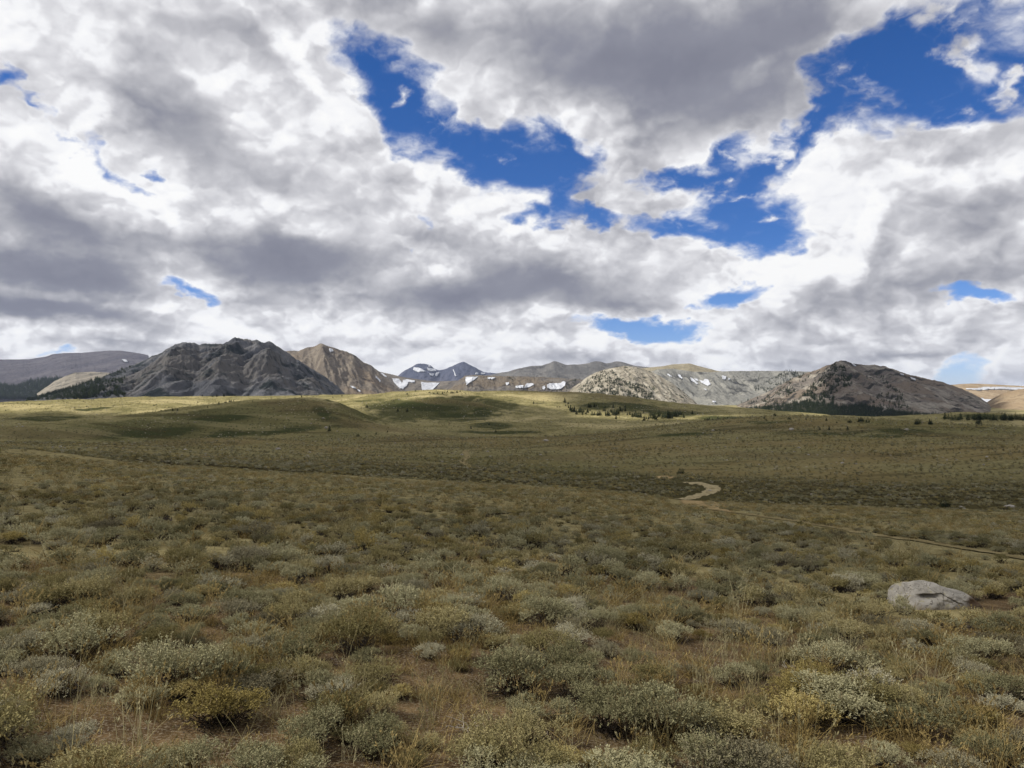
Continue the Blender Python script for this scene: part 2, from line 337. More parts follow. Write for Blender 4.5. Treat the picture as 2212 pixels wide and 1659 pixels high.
# ---------------------------------------------------------------- ground material
def ground_material():
    m, g, b = mat_new('ground_soil_and_turf', 0.95)
    geo = g.node('ShaderNodeNewGeometry'); P = geo.outputs['Position']
    r = g.vm('LENGTH', P)
    P2 = g.vm('MULTIPLY', P, (1, 1, 0))
    n_s = g.noise(P2, 2.2, 8, 0.65); n_m = g.noise(P2, 0.22, 5, 0.6); n_l = g.noise(P2, 0.012, 6, 0.6); n_x = g.noise(P2, 0.0045, 4, 0.55)
    soil = g.ramp(n_s, [(0.30, (.030, .019, .010)), (0.48, (.080, .052, .026)), (0.62, (.15, .100, .050)), (0.78, (.23, .165, .095))])
    litter = g.noise(P2, 34, 3, 0.7)
    soil = g.mix(g.m('MULTIPLY', g.sstep(litter, 0.50, 0.62), .8), soil, (.22, .18, .125, 1))
    soil = g.mix(g.m('MULTIPLY', g.sstep(g.noise(P2, 70, 2, .6), .55, .68), .7), soil, (.05, .036, .024, 1))
    turf = g.ramp(g.noise(P2, 0.9, 9, 0.7), [(0.32, (.12, .098, .043)), (0.5, (.27, .23, .108)), (0.68, (.39, .335, .165))])
    near = g.mix(g.sstep(g.m('ADD', n_m, g.lin(r, 12, 34, -0.14, 0.5)), 0.46, 0.62), soil, g.mix(g.m('MULTIPLY', g.sstep(litter, .45, .6), .6), turf, soil))
    nf = g.noise(P2, 0.35, 8, 0.75)
    far = g.ramp(nf, [(0.30, (.080, .071, .030)), (0.48, (.175, .153, .072)), (0.66, (.265, .232, .115))])
    far = g.mix(g.sstep(n_l, 0.44, 0.60), far, (.190, .150, .068, 1))
    far = g.mix(g.m('MULTIPLY', g.sstep(n_x, 0.46, 0.62), 0.6), far, (.100, .100, .040, 1))
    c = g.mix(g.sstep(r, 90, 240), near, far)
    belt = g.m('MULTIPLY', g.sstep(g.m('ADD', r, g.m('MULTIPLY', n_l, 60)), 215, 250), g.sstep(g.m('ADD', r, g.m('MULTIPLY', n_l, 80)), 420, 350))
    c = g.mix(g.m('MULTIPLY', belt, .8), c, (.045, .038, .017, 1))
    # green sward of the upper hills, straw where they level out
    gr = g.ramp(g.noise(P2, 0.05, 9, 0.72), [(0.30, (.11, .103, .042)), (0.5, (.222, .195, .090)), (0.7, (.345, .30, .152))])
    strw = g.noise(P2, 0.008, 6, 0.6)
    gr = g.mix(g.m('MULTIPLY', g.sstep(strw, 0.50, 0.62), 0.8), gr, (.42, .355, .185, 1))
    # steep faces carry darker brush
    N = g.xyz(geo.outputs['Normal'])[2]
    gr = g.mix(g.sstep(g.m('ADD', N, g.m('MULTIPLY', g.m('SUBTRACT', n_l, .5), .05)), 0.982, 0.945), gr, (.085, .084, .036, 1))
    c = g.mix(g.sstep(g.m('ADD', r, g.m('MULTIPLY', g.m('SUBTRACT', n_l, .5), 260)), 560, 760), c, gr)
    at = g.node('ShaderNodeAttribute', attribute_name='scrub_shade'); wv = g.m('MULTIPLY', g.m('SUBTRACT', g.noise(P2, 0.030, 7, .72), .5), 1.9)  # green brush patches that also carry painted shade of the hill folds
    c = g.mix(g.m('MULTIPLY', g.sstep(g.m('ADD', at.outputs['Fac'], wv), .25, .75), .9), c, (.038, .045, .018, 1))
    at = g.node('ShaderNodeAttribute', attribute_name='russet')
    c = g.mix(g.m('MULTIPLY', g.sstep(g.m('ADD', at.outputs['Fac'], wv), .25, .75), .55), c, (.140, .110, .055, 1))
    bands = g.noise(g.vm('MULTIPLY', P2, (.10, 1, 0)), 0.085, 6, .62, .4)
    c = g.mix(g.m('MULTIPLY', g.sstep(bands, .56, .64), g.m('MULTIPLY', g.sstep(r, 240, 340), g.sstep(r, 900, 700, 0.0, .6))), c, (.060, .050, .023, 1))
    c = g.mix(g.m('MULTIPLY', g.sstep(bands, .44, .37), g.m('MULTIPLY', g.sstep(r, 240, 340), .35)), c, (.27, .235, .12, 1))
    # stones and single tufts too small to model
    spk = g.vor(P2, 0.30, 'F1'); c = g.mix(g.m('MULTIPLY', g.sstep(spk, 0.20, 0.12), g.m('MULTIPLY', g.sstep(r, 260, 420), g.sstep(g.noise(P2, .02, 3, .5), .45, .6))), c, (.30, .27, .21, 1))
    dk = g.vor(g.vm('MULTIPLY', P2, (1, .6, 0)), 0.42, 'F1'); c = g.mix(g.m('MULTIPLY', g.sstep(dk, 0.34, 0.18), g.m('MULTIPLY', g.sstep(r, 200, 320), .75)), c, (.040, .038, .018, 1))
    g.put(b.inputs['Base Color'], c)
    bp = g.node('ShaderNodeBump'); bp.inputs['Strength'].default_value = 0.7; bp.inputs['Distance'].default_value = 1.0
    hgt = g.m('ADD', g.m('MULTIPLY', n_s, 0.05), g.m('ADD', g.m('MULTIPLY', litter, 0.012), g.m('MULTIPLY', g.m('MULTIPLY', nf, 0.9), g.sstep(r, 60, 300))))
    g.put(bp.inputs['Height'], hgt); g.put(b.inputs['Normal'], bp.outputs[0])
    return m
def build_ground():
    fine = np.radians(np.arange(-43, 43.001, 0.085)); co = np.radians(np.arange(47, 313.1, 4))
    azs = np.concatenate([fine, co, [fine[0] + 2 * math.pi]])
    rs = np.concatenate([[0.02], np.geomspace(0.6, 112, 190), np.linspace(114, 240, 64)[1:], np.linspace(240, 1300, 430)[1:], np.geomspace(1300, 30000, 50)[1:]])
    A, R = np.meshgrid(azs, rs); X = R * np.sin(A); Y = R * np.cos(A); Z = gz(X, Y)
    V = np.stack([X, Y, Z], -1).reshape(-1, 3)
    o = mesh_np('ground', V, Q=grid_quads(len(rs), len(azs))[:, ::-1], smooth=True, mat=ground_material())
    # dark green brush and brown turf, with hill shade painted into the patches
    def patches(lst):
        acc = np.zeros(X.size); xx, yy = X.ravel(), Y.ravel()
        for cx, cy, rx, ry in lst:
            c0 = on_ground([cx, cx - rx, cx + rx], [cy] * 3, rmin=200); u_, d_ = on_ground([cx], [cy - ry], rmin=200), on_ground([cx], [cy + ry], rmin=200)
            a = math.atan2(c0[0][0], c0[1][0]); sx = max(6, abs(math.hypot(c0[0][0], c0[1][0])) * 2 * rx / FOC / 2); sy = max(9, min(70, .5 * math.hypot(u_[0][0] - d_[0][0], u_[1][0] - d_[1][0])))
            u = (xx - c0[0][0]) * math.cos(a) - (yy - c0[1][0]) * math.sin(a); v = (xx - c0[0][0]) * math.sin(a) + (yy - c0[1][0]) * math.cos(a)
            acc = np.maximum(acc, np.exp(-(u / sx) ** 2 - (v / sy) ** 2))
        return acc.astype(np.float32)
    for nm, lst in (('scrub_shade', [(686,882,16,7),(700,894,18,8),(718,906,26,8),(748,918,38,7),(470,905,80,8),(1600,925,120,8),(1760,932,120,7),(1480,938,80,5),(1650,912,60,4),(1980,935,90,7),(340,936,90,7),(500,938,70,6),(260,938,60,6),(930,880,70,9),(1040,890,26,12),(880,875,50,8),(1010,905,70,8),(1060,918,60,7),(200,884,40,3),(90,905,70,6),(1390,880,90,10),(1290,878,40,9),(1450,890,70,10),(1560,905,60,5),(1950,930,70,6),(1900,942,50,4),(2150,900,60,6),(1080,935,90,4),(620,930,70,5)]),
                    ('russet', [(110,940,130,10),(330,955,150,6),(600,868,60,5),(700,872,50,7),(640,880,50,8),(820,925,120,8),(950,866,70,3),(1020,872,50,5),(1180,848,90,5),(1330,856,70,5),(900,948,160,8),(1250,940,150,8),(1180,992,160,6),(1700,925,200,12),(2100,945,120,8),(1750,985,260,8),(600,992,260,4),(1450,885,40,5),(40,925,60,8)])):
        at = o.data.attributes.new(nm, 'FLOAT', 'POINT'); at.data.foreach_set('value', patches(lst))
    tag(o, 'rolling sagebrush plain rising to green and straw coloured hills', kind='structure')
build_ground()
# ---------------------------------------------------------------- tracks
def ribbon(name, pts, widths, mat, lift, label):
    X, Y, _ = on_ground([p[0] for p in pts], [p[1] for p in pts])
    P = np.stack([X, Y], -1); seg = np.r_[0, np.cumsum(np.hypot(*np.diff(P, axis=0).T))]
    n = max(30, int(seg[-1] / .5)); s = np.linspace(0, seg[-1], n)
    C = np.stack([np.interp(s, seg, P[:, 0]), np.interp(s, seg, P[:, 1])], -1)
    for _ in range(12): C[1:-1] = (C[:-2] + 2 * C[1:-1] + C[2:]) / 4
    w = np.interp(s, seg, widths) * (1 + 0.22 * fbm(s / 4, s * 0 + 3, 3, 401))
    T = np.gradient(C, axis=0); T /= np.hypot(*T.T)[:, None] + 1e-9; N = np.stack([-T[:, 1], T[:, 0]], -1)
    k = 9; u = np.linspace(-.5, .5, k)
    XY = C[:, None] + N[:, None] * (u[None, :, None] * w[:, None, None])
    Z = gz(XY[..., 0], XY[..., 1]) + lift - 0.10 * lift * np.abs(u)[None]
    rag = 1 + .30 * fbm(s / 1.6, s * 0 + 9, 4, 407); XY = C[:, None] + N[:, None] * (u[None, :, None] * (w * rag)[:, None, None]) + .35 * np.stack([fbm(XY[..., 0] / .9, XY[..., 1] / .9, 2, 411)] * 2, -1) * (np.abs(u)[None, :, None] > .4)
    Z = gz(XY[..., 0], XY[..., 1]) + lift - 0.10 * lift * np.abs(u)[None]
    V = np.concatenate([XY, Z[..., None]], -1).reshape(-1, 3)
    o = mesh_np(name, V, Q=grid_quads(n, k), smooth=True, mat=mat); tag(o, label, kind='structure'); return o
def dirt_material(name, cols):
    m, g, b = mat_new(name, 0.95); P = g.node('ShaderNodeNewGeometry').outputs['Position']
    c_ = g.ramp(g.noise(P, 0.9, 8, 0.7), [(0.3, cols[0]), (0.5, cols[1]), (0.7, cols[2])]); c_ = g.mix(g.m('MULTIPLY', g.sstep(g.noise(P, .35, 6, .75), .54, .62), .6), c_, (.11, .09, .045, 1)); g.put(b.inputs['Base Color'], c_); return m
DIRT = dirt_material('pale_dirt', [(.21, .17, .095), (.34, .28, .16), (.43, .36, .22)])
TRACKM = dirt_material('worn_turf', [(.22, .155, .075), (.34, .25, .125), (.43, .335, .185)])
OLDTRACK = dirt_material('old_track', [(.14, .11, .055), (.235, .19, .095), (.32, .265, .145)])
ribbon('dirt_road', [(1468,1079),(1488,1077),(1512,1071),(1532,1064),(1542,1056),(1536,1050),(1518,1046),(1496,1043.5),(1480,1042)], [4,4,4.4,4.8,5.2,5.4,5,4.2,2], DIRT, 0.12, 'pale dirt road bending through the sagebrush flat')
ribbon('track', [(1498,1081.5),(1520,1090),(1532,1098),(1556,1104),(1580,1107)], [5,4.4,2.8,1.4,.6], TRACKM, 0.05, 'tan end of the worn track where it joins the dirt road')
ribbon('track', [(1545,1101.5),(1560,1104),(1620,1112),(1700,1124),(1760,1133),(1840,1148),(1960,1166),(2080,1186),(2212,1206),(2330,1226)], [1.0,1.1,1.0,.95,.9,.85,.8,.75,.7,.7], OLDTRACK, 0.04, 'narrow worn track crossing the sagebrush slope to the road')
ribbon('path', [(1066,1013.5),(1040,1012),(1016,1008),(1006,1003),(998,996),(1003,991),(1012,989),(1008,982),(1004,977.5),(1016,973),(1040,969),(1052,966)], [1.5,2,2.6,3.4,3.4,3,3,3.4,3.4,3,2.6,1.5], OLDTRACK, 0.15, 'thin dirt trail winding up the flat below the hills')
ribbon('path', [(1240,961),(1400,958.5),(1600,959),(1800,957),(2000,958.5),(2212,961),(2400,965)], [1.6,1.8,1.8,1.8,1.8,1.8,1.8], OLDTRACK, 0.15, 'long straight trail running along the foot of the hills')
ribbon('path', [(1428,1029),(1434,1030.5),(1442,1030.5),(1449,1029.5)], [5,9,9,4], TRACKM, 0.15, 'small patch of bare dirt beside the lone pine and fence')
# ---------------------------------------------------------------- mountains
def rock_material(name, base, dark, pale, warm=None, scale=1.0, streak=1.0, darkness=0.5, veg=None, vegamt=0.0):
    m, g, b = mat_new(name, 0.95)
    geo = g.node('ShaderNodeNewGeometry'); P = geo.outputs['Position']
    Ps = g.vm('MULTIPLY', P, (1, 0.22, 0.22))
    n1 = g.noise(P, 0.010 * scale, 8, 0.68); n2 = g.noise(Ps, 0.020 * scale * streak, 7, 0.66, 0.6); n3 = g.noise(P, 0.055 * scale, 6, 0.75)
    c = g.mix(g.sstep(n2, 0.42, 0.62), (*base, 1), (*pale, 1))
    if warm: c = g.mix(g.sstep(g.noise(P, 0.0035 * scale, 5, 0.6), 0.47, 0.58), c, (*warm, 1))
    c = g.mix(g.sstep(n1, 0.60 - 0.16 * darkness, 0.70 - 0.12 * darkness), c, (*dark, 1))
    c = g.mix(g.m('MULTIPLY', g.sstep(n3, 0.52, 0.66), .7), c, (*dark, 1))
    if veg:
        n4 = g.noise(P, 0.03 * scale, 5, 0.8)
        c = g.mix(g.sstep(n4, 0.62 - vegamt * .2, 0.66 - vegamt * .2), c, (*veg, 1))
    g.put(b.inputs['Base Color'], c)
    bp = g.node('ShaderNodeBump'); bp.inputs['Strength'].default_value = 1.0; bp.inputs['Distance'].default_value = 10.0 / scale
    g.put(bp.inputs['Height'], g.m('ADD', n3, g.m('MULTIPLY', n2, .8))); g.put(b.inputs['Normal'], bp.outputs[0])
    return m
MT = {}
def mountain(key, sil, foot, r0, r1, r2, mat, pw=1.0, crag=1.0, gully=0.12, gs=150.0, rw=0.05, seed=0, nt=190, label='', jag=0.8, dx=1.6, slant=0.0, spurs=()):
    xs = np.arange(sil[0][0], sil[-1][0] + .1, dx); az = np.arctan((xs - 1106) / FOC)
    sy = np.interp(xs, *zip(*sil)); fy = np.interp(xs, *zip(*foot))
    ker = np.array([1, 2, 3, 2, 1]) / 9.0; sy = np.convolve(np.pad(sy, 2, 'edge'), ker, 'valid')
    env = np.clip((fy - sy) / 12.0, 0, 1)
    sy = sy - jag * env * (fbm(xs / 14, xs * 0 + seed, 5, seed, 0.6) * 2.0)
    R1 = r1 * (1 + rw * fbm(xs / 160, xs * 0 + seed + .5, 3, seed + 5))
    zr = R1 * np.cos(az) * (EYE_Y - sy) / FOC
    zb = r0 * np.cos(az) * (EYE_Y - fy) / FOC
    t = np.linspace(0, 1, nt)[:, None]
    R = r0 + (R1 - r0)[None] * t
    Hh = (zr - zb)[None]
    X = R * np.sin(az)[None]; Y = R * np.cos(az)[None]
    u = X - slant * (R - r0)
    rid = fbm(u / gs + 7.3, R / (gs * 8.0), 4, seed + 11, 0.52, mode=2)
    rid2 = fbm(u / (gs * .38), R / (gs * 2.2), 5, seed + 31, 0.58, mode=2)
    cr = fbm(X / 34, R / 34, 5, seed + 51, 0.62)
    e = np.sin(np.pi * np.clip(t, 0, 1) ** 0.85) ** 0.6
    base_ = Hh * t ** pw
    if spurs:
        crest = np.zeros_like(base_); kk = max(q[4] for q in spurs)
        for pt, pf, wl, wr, k_ in spurs:
            pc = pf + (pt - pf) * t + 9 * fbm(t * 5, t * 0 + seed, 3, seed + 71); d_ = xs[None] - pc
            crest = np.maximum(crest, np.clip(1 - np.where(d_ < 0, -d_ / wl, d_ / wr), 0, 1))
        drop = 1 - kk * (1 - crest)
        base_ = base_ * (1 - (1 - drop) * (1 - t) ** .6 * 1.0)
    Z = zb[None] + base_
    Z = Z + e * env[None] * (.60 + .45 * t) * (gully * np.abs(Hh) * (rid * 1.0 + rid2 * .38) + crag * 5.0 * cr * (r1 / 3000.0))
    tb = np.linspace(0, 1, 22)[1:, None]; Rb = R1[None] + (r2 - r1) * tb
    Zb = zr[None] - (np.abs(Hh) * .9 + 60) * tb ** 1.3
    XX = np.concatenate([X, Rb * np.sin(az)[None]]); YY = np.concatenate([Y, Rb * np.cos(az)[None]]); ZZ = np.concatenate([Z, Zb])
    # a skirt below the foot so that it stands in the ground
    V = np.stack([XX, YY, ZZ], -1); sk = V[:1].copy(); sk[..., 2] -= 80; V = np.concatenate([sk, V])
    nr, nc = V.shape[:2]
    o = mesh_np('mountain', V.reshape(-1, 3), Q=grid_quads(nr, nc)[:, ::-1], smooth=False, mat=mat)
    tag(o, label, kind='structure')
    MT[key] = (xs, V[1:nt + 1]); return o
def on_mountain(key, px, py):
    xs, V = MT[key]; px = np.atleast_1d(np.asarray(px, float)); py = np.atleast_1d(np.asarray(py, float))
    f = np.clip((px - xs[0]) / (xs[1] - xs[0]), 0, len(xs) - 1.001); i = f.astype(int); f = (f - i)[None, :, None]
    C = V[:, i] * (1 - f) + V[:, i + 1] * f                                    # (nt, n, 3)
    ta = (px - 1106) / FOC
    row = EYE_Y - FOC * C[..., 2] / (C[..., 1])
    hit = row <= py[None]; k = np.where(hit.any(0), hit.argmax(0), len(row) - 1); k = np.maximum(k, 1); n = np.arange(len(px))
    a, b_ = row[k - 1, n], row[k, n]; w = np.clip((a - py) / (a - b_ + 1e-9), 0, 1)[:, None]
    return C[k - 1, n] * (1 - w) + C[k, n] * w
M_A = rock_material('haze_shade_rock', (.105, .100, .118), (.07, .066, .08), (.14, .132, .145), scale=.5, darkness=.2)  # haze and shade of the far slope put into the base colour
M_A2 = rock_material('pale_tan_rock', (.24, .215, .175), (.13, .12, .10), (.32, .29, .235), scale=1)
M_B = rock_material('shaded_grey_rock', (.084, .087, .098), (.026, .032, .034), (.165, .165, .172), warm=(.120, .114, .110), scale=1.0, darkness=.62)  # dark rock, lowered further in colour in place of cloud shade
M_C = rock_material('tan_scree', (.150, .128, .105), (.058, .048, .042), (.23, .198, .158), warm=(.19, .152, .112), scale=.9, darkness=.35)
M_D = rock_material('grey_brown_ridge', (.14, .125, .108), (.07, .062, .056), (.21, .185, .155), scale=.7, darkness=.3)
M_E = rock_material('haze_blue_peak', (.070, .078, .115), (.04, .046, .078), (.105, .11, .15), scale=.35, darkness=.3)  # blue of the distant haze mixed into the rock colour
M_F = rock_material('shaded_grey_ridge', (.125, .122, .118), (.07, .068, .067), (.18, .172, .16), scale=.5, darkness=.25)  # low base colour stands in for cloud shade on this ridge
M_F2 = rock_material('grey_escarpment', (.125, .115, .108), (.05, .046, .044), (.19, .17, .145), warm=(.17, .14, .105), scale=.9, darkness=.4)
M_G = rock_material('pale_granite', (.29, .26, .205), (.14, .12, .10), (.44, .405, .33), scale=1.5, darkness=.2, veg=(.035, .042, .026), vegamt=.35)
M_H = rock_material('cirque_rock', (.20, .198, .18), (.07, .07, .066), (.29, .282, .25), scale=.8, darkness=.35)
M_H2 = rock_material('straw_summit', (.26, .225, .15), (.17, .15, .105), (.33, .29, .20), scale=.6, darkness=.15)
M_I = rock_material('brown_grey_rock', (.165, .145, .126), (.042, .040, .036), (.33, .30, .25), warm=(.19, .155, .122), scale=1.5, darkness=.62)
M_J = rock_material('ochre_slope', (.33, .245, .155), (.22, .165, .11), (.42, .33, .22), scale=.5, darkness=.1)
mountain('A', [(-260,800),(-120,782),(0,776.5),(60,776),(100,770),(112,765),(140,762.5),(175,762),(235,757),(262,757.5),(300,763),(325,768),(340,768),(380,775),(450,800),(520,850)],
         [(-260,862),(520,862)], 4600, 7200, 9000, M_A, pw=1.0, gully=.05, gs=420, seed=1, jag=.35, label='broad violet grey mountain with a level summit behind the forest')
mountain('A2', [(80,850),(120,822),(140,813),(160,805),(195,803),(235,805),(255,815),(300,850)], [(80,860),(300,860)], 3400, 4200, 4600, M_A2, gully=.10, gs=90, seed=3, nt=90, label='low pale tan rocky hill between the forest and dark peak')
mountain('E', [(840,830),(866,806),(875,800),(890,792),(900,786),(908,785),(922,786.5),(930,789),(938,796),(948,800),(962,797),(985,787),(1000,781),(1010,785),(1030,796),(1046,804),(1070,806),(1100,808),(1140,830)],
         [(840,845),(1140,845)], 7600, 9300, 10500, M_E, spurs=((908,930,90,60,.5),(1000,985,50,130,.5)), gully=.16, gs=320, seed=5, jag=.7, label='distant blue grey twin peaks streaked with snow')
mountain('F', [(1010,836),(1050,812),(1075,806),(1095,803),(1120,796),(1150,790),(1168,790),(1185,785),(1198,779.5),(1210,783),(1222,788),(1255,787),(1272,784),(1285,780),(1298,781),(1310,785),(1322,783),(1332,780),(1345,782),(1372,790),(1420,795),(1500,810),(1560,840)],
         [(1010,850),(1560,850)], 4300, 5900, 7000, M_F, gully=.09, gs=300, seed=7, jag=.5, label='long smooth grey ridge with three small rounded summits')
mountain('H2', [(1330,810),(1390,795),(1436,790.5),(1450,787),(1490,785),(1515,792),(1550,801),(1590,806),(1640,830)], [(1330,850),(1640,850)], 4200, 5200, 6000, M_H2, gully=.04, gs=200, seed=9, jag=.4, nt=120, label='straw coloured rounded summit behind the stony cirque')
mountain('C', [(560,800),(600,768),(618,757.5),(645,758),(662,751),(678,748),(690,742),(700,744),(712,748.5),(740,757),(765,766),(785,783),(800,788),(815,800),(833,815),(850,832),(880,858)],
         [(560,866),(700,866),(880,866)], 2500, 3500, 4200, M_C, spurs=((695,775,200,110,.6),), pw=.9, gully=.24, gs=150, seed=12, jag=1.2, crag=1.6, slant=-.25, label='tan scree peak with a dark shadowed shoulder')
mountain('D', [(720,800),(790,797),(822,803),(860,812),(880,816),(915,821),(940,824),(965,823),(985,822),(1010,826),(1060,850)], [(720,866),(1060,866)], 3300, 4500, 5400, M_D, pw=1.1, gully=.10, gs=160, seed=14, jag=.5, label='low grey brown saddle holding snowfields')
mountain('F2', [(930,860),(960,840),(985,826),(1004,812),(1020,810),(1050,811),(1090,813),(1130,813),(1180,815),(1230,818),(1290,822),(1340,840),(1400,868)], [(930,868),(1400,868)], 2500, 3300, 4000, M_F2, pw=1.15, gully=.24, gs=110, seed=16, jag=.8, label='grey escarpment with ochre scree and snow patches')
mountain('H', [(1350,822),(1420,798),(1450,796),(1500,803),(1540,804),(1572,801.5),(1640,801),(1700,801.5),(1760,803),(1810,800),(1860,860)], [(1350,895),(1860,895)], 2700, 4000, 5000, M_H, spurs=((1425,1400,70,110,.62),(1545,1520,40,60,.62),(1700,1680,60,40,.62),(1790,1760,110,60,.62)), pw=1.35, gully=.20, gs=120, seed=18, rw=.03, jag=.4, label='pale stony cirque bowl with a flat topped rim')
mountain('G', [(1210,862),(1228,845),(1250,828),(1268,815),(1285,805),(1310,797),(1335,792),(1350,790),(1370,792),(1385,796),(1405,801),(1425,812),(1450,826),(1475,845),(1500,866),(1520,884)], [(1210,880),(1520,896)], 1900, 2500, 3000, M_G, spurs=((1340,1360,150,140,.5),), pw=.75, gully=.16, gs=70, seed=20, jag=1.0, crag=1.8, label='pale granite dome dotted with dark brush and pines')
mountain('I', [(1560,890),(1600,872),(1650,850),(1700,823),(1740,806),(1760,800.5),(1785,790),(1800,786),(1808,780),(1818,778),(1830,781),(1850,786),(1875,789),(1888,787.5),(1905,791),(1930,797),(1960,808),(1985,814),(2030,824),(2060,833),(2090,845),(2110,855),(2130,868),(2150,890)],
         [(1560,915),(2150,915)], 1750, 2750, 3500, M_I, spurs=((1815,1770,190,330,.6),(1905,1960,60,200,.6),(1720,1640,90,70,.6)), pw=.8, gully=.28, gs=150, seed=26, jag=1.4, crag=2.0, slant=.12, label='big brown grey peak with pale rocky left flank and dark right side')
mountain('J', [(1980,840),(2045,832),(2075,829.5),(2100,828.5),(2130,829.5),(2212,834),(2300,838),(2450,850)], [(1980,890),(2450,890)], 4200, 5600, 6500, M_J, gully=.03, gs=300, seed=28, jag=.3, label='far ochre plateau crossed by a long snowfield')
mountain('J2', [(2080,900),(2105,885),(2125,873),(2145,860),(2170,848),(2200,841),(2240,836),(2350,832),(2480,860)], [(2080,915),(2480,915)], 2300, 3000, 3600, M_J, pw=1.0, gully=.2, gs=90, seed=30, jag=.7, label='ochre rocky shoulder at the edge beside the brown peak')
mountain('B', [(60,868),(120,850),(175,832),(220,815),(260,798),(290,787),(320,773),(345,763),(362,752),(385,742),(400,740),(418,740),(428,744),(455,741),(470,744),(492,740),(505,733),(518,730.5),(532,732),(545,736),(556,733),(565,742),(585,744),(600,750),(618,760),(640,775),(665,792),(700,812),(730,835),(752,858),(770,872)],
         [(60,880),(770,880)], 1500, 2500, 3200, M_B, spurs=((400,335,70,75,.5),(505,455,60,60,.5),(560,590,60,130,.5),(640,690,60,80,.5)), pw=.8, gully=.34, gs=115, seed=34, jag=2.0, crag=2.2, slant=.05, nt=240, label='dark craggy slate grey mountain with scree gullies')
# ---------------------------------------------------------------- snow
SNOWM, g_, b_ = mat_new('old_snow', 0.6); 
b_.inputs['Base Color'].default_value = (.56, .58, .62, 1)
g_.put(b_.inputs['Base Color'], g_.ramp(g_.noise(g_.node('ShaderNodeNewGeometry').outputs['Position'], .02, 6, .65), [(.3, (.36, .37, .40)), (.5, (.47, .485, .52)), (.7, (.57, .59, .63))]))
def snow(key, poly, label, thick=2.0, group='snow patches left on the mountains'):
    P = np.array(poly, float); x0, y0 = P.min(0) - 1; x1, y1 = P.max(0) + 1; st = max(0.45, (x1 - x0) / 90)
    xs = np.arange(x0, x1, st); ys = np.arange(y1, y0, -st * .6); A, B = np.meshgrid(xs, ys)
    wx = A + 1.6 * fbm(A / 7, B / 4, 3, 501); wy = B + 0.9 * fbm(A / 6, B / 4, 3, 511)
    inside = np.zeros(A.shape, bool); n = len(P)
    for i in range(n):
        (ax, ay), (bx, by) = P[i], P[(i + 1) % n]
        c = ((ay > wy) != (by > wy)) & (wx < (bx - ax) * (wy - ay) / (by - ay + 1e-9) + ax); inside ^= c
    V = on_mountain(key, A.ravel(), B.ravel()); V = V * (1 - thick * 1.3 / np.linalg.norm(V, axis=1, keepdims=True)); V[:, 2] += thick * .6
    Q = grid_quads(*A.shape); Q = Q[inside.ravel()[Q].sum(1) >= 3]
    if not len(Q): return
    u, inv = np.unique(Q, return_inverse=True)
    o = mesh_np('snow', V[u], Q=inv.reshape(-1, 4), smooth=True, mat=SNOWM)
    md = o.modifiers.new('depth', 'SOLIDIFY'); md.thickness = thick; md.offset = 0
    tag(o, label, group=group, kind='structure')
z2 = lambda x, y: (548.6 + .2728 * x, 713.2 + .2727 * y)
z3 = lambda x, y: (1097.2 + .2728 * x, 713.2 + .2727 * y)
z4 = lambda x, y: (1608.5 + .2728 * x, 713.2 + .2727 * y)
z1 = lambda x, y: (.2728 * x, 685.8 + .2727 * y)
def S(key, zf, pts, label, thick=2.0): snow(key, [zf(*p) for p in pts], label, thick)
S('A', z1, [(960,335),(1000,342),(1010,355),(985,358)], 'small snow patch high on the broad violet mountain', 6)
S('A', z1, [(1165,298),(1195,300),(1200,315),(1180,325)], 'snow patch by the skyline where violet mountain meets dark peak', 6)
S('C', z2, [(592,148),(620,155),(627,170),(600,178)], 'small snow patch just below the tan peak summit', 3)
S('C', z2, [(762,445),(790,452),(812,470),(785,464)], 'snow streak low on the tan peak', 3)
S('C', z2, [(818,476),(832,478),(845,492),(830,490)], 'tiny snow scrap at the foot of the tan peak', 3)
S('C', z2, [(958,365),(975,375),(1005,405),(1000,415),(970,385)], 'thin snow streak on the dark shoulder of the tan peak', 3)
S('D', z2, [(980,338),(1020,346),(1052,374),(1000,368)], 'snow patch on the saddle ridge beside the dark shoulder', 4)
S('D', z2, [(1095,388),(1150,390),(1172,425),(1180,400),(1215,395),(1275,405),(1270,418),(1225,415),(1210,445),(1180,470),(1150,462),(1110,420)], 'forked snowfield lying in the saddle', 4)
S('D', z2, [(1322,415),(1360,420),(1472,422),(1430,460),(1415,482),(1330,482)], 'wedge shaped snowfield right of the forked one in the saddle', 4)
S('E', z2, [(1268,300),(1310,305),(1360,332),(1300,336),(1262,320)], 'snow band on the left of the twin peaks, below its flat summit', 10)
S('E', z2, [(1370,303),(1430,312),(1445,325),(1400,332),(1375,320)], 'right hand snow patch on the flat topped twin peak', 10)
S('E', z2, [(1382,280),(1395,285),(1398,298),(1384,292)], 'tiny snow spot near the flat summit', 10)
S('E', z2, [(1390,348),(1428,350),(1415,368),(1395,364)], 'snow spot at the foot of the flat topped peak', 10)
S('E', z2, [(1440,345),(1470,337),(1445,372),(1436,370)], 'snow sliver between the twin peaks', 10)
S('E', z2, [(1576,318),(1584,318),(1602,366),(1594,368)], 'thin snow gully on the pointed twin peak', 10)
S('E', z2, [(1755,338),(1775,342),(1770,356),(1755,354)], 'snow dot at the right foot of the twin peaks', 10)
S('E', z2, [(1800,342),(1830,346),(1822,354),(1802,352)], 'flat snow scrap right of the twin peaks', 10)
S('F2', z2, [(1675,374),(1775,374),(1740,400),(1700,425),(1680,442),(1677,410)], 'bright wedge of snow beside the ochre scree', 3)
S('F2', z2, [(1850,378),(1915,378),(1885,392),(1852,390)], 'flat snow patch on the escarpment rim', 3)
S('F2', z2, [(1992,420),(2020,418),(2022,430),(2000,442)], 'small snow patch in a hollow of the escarpment', 3)
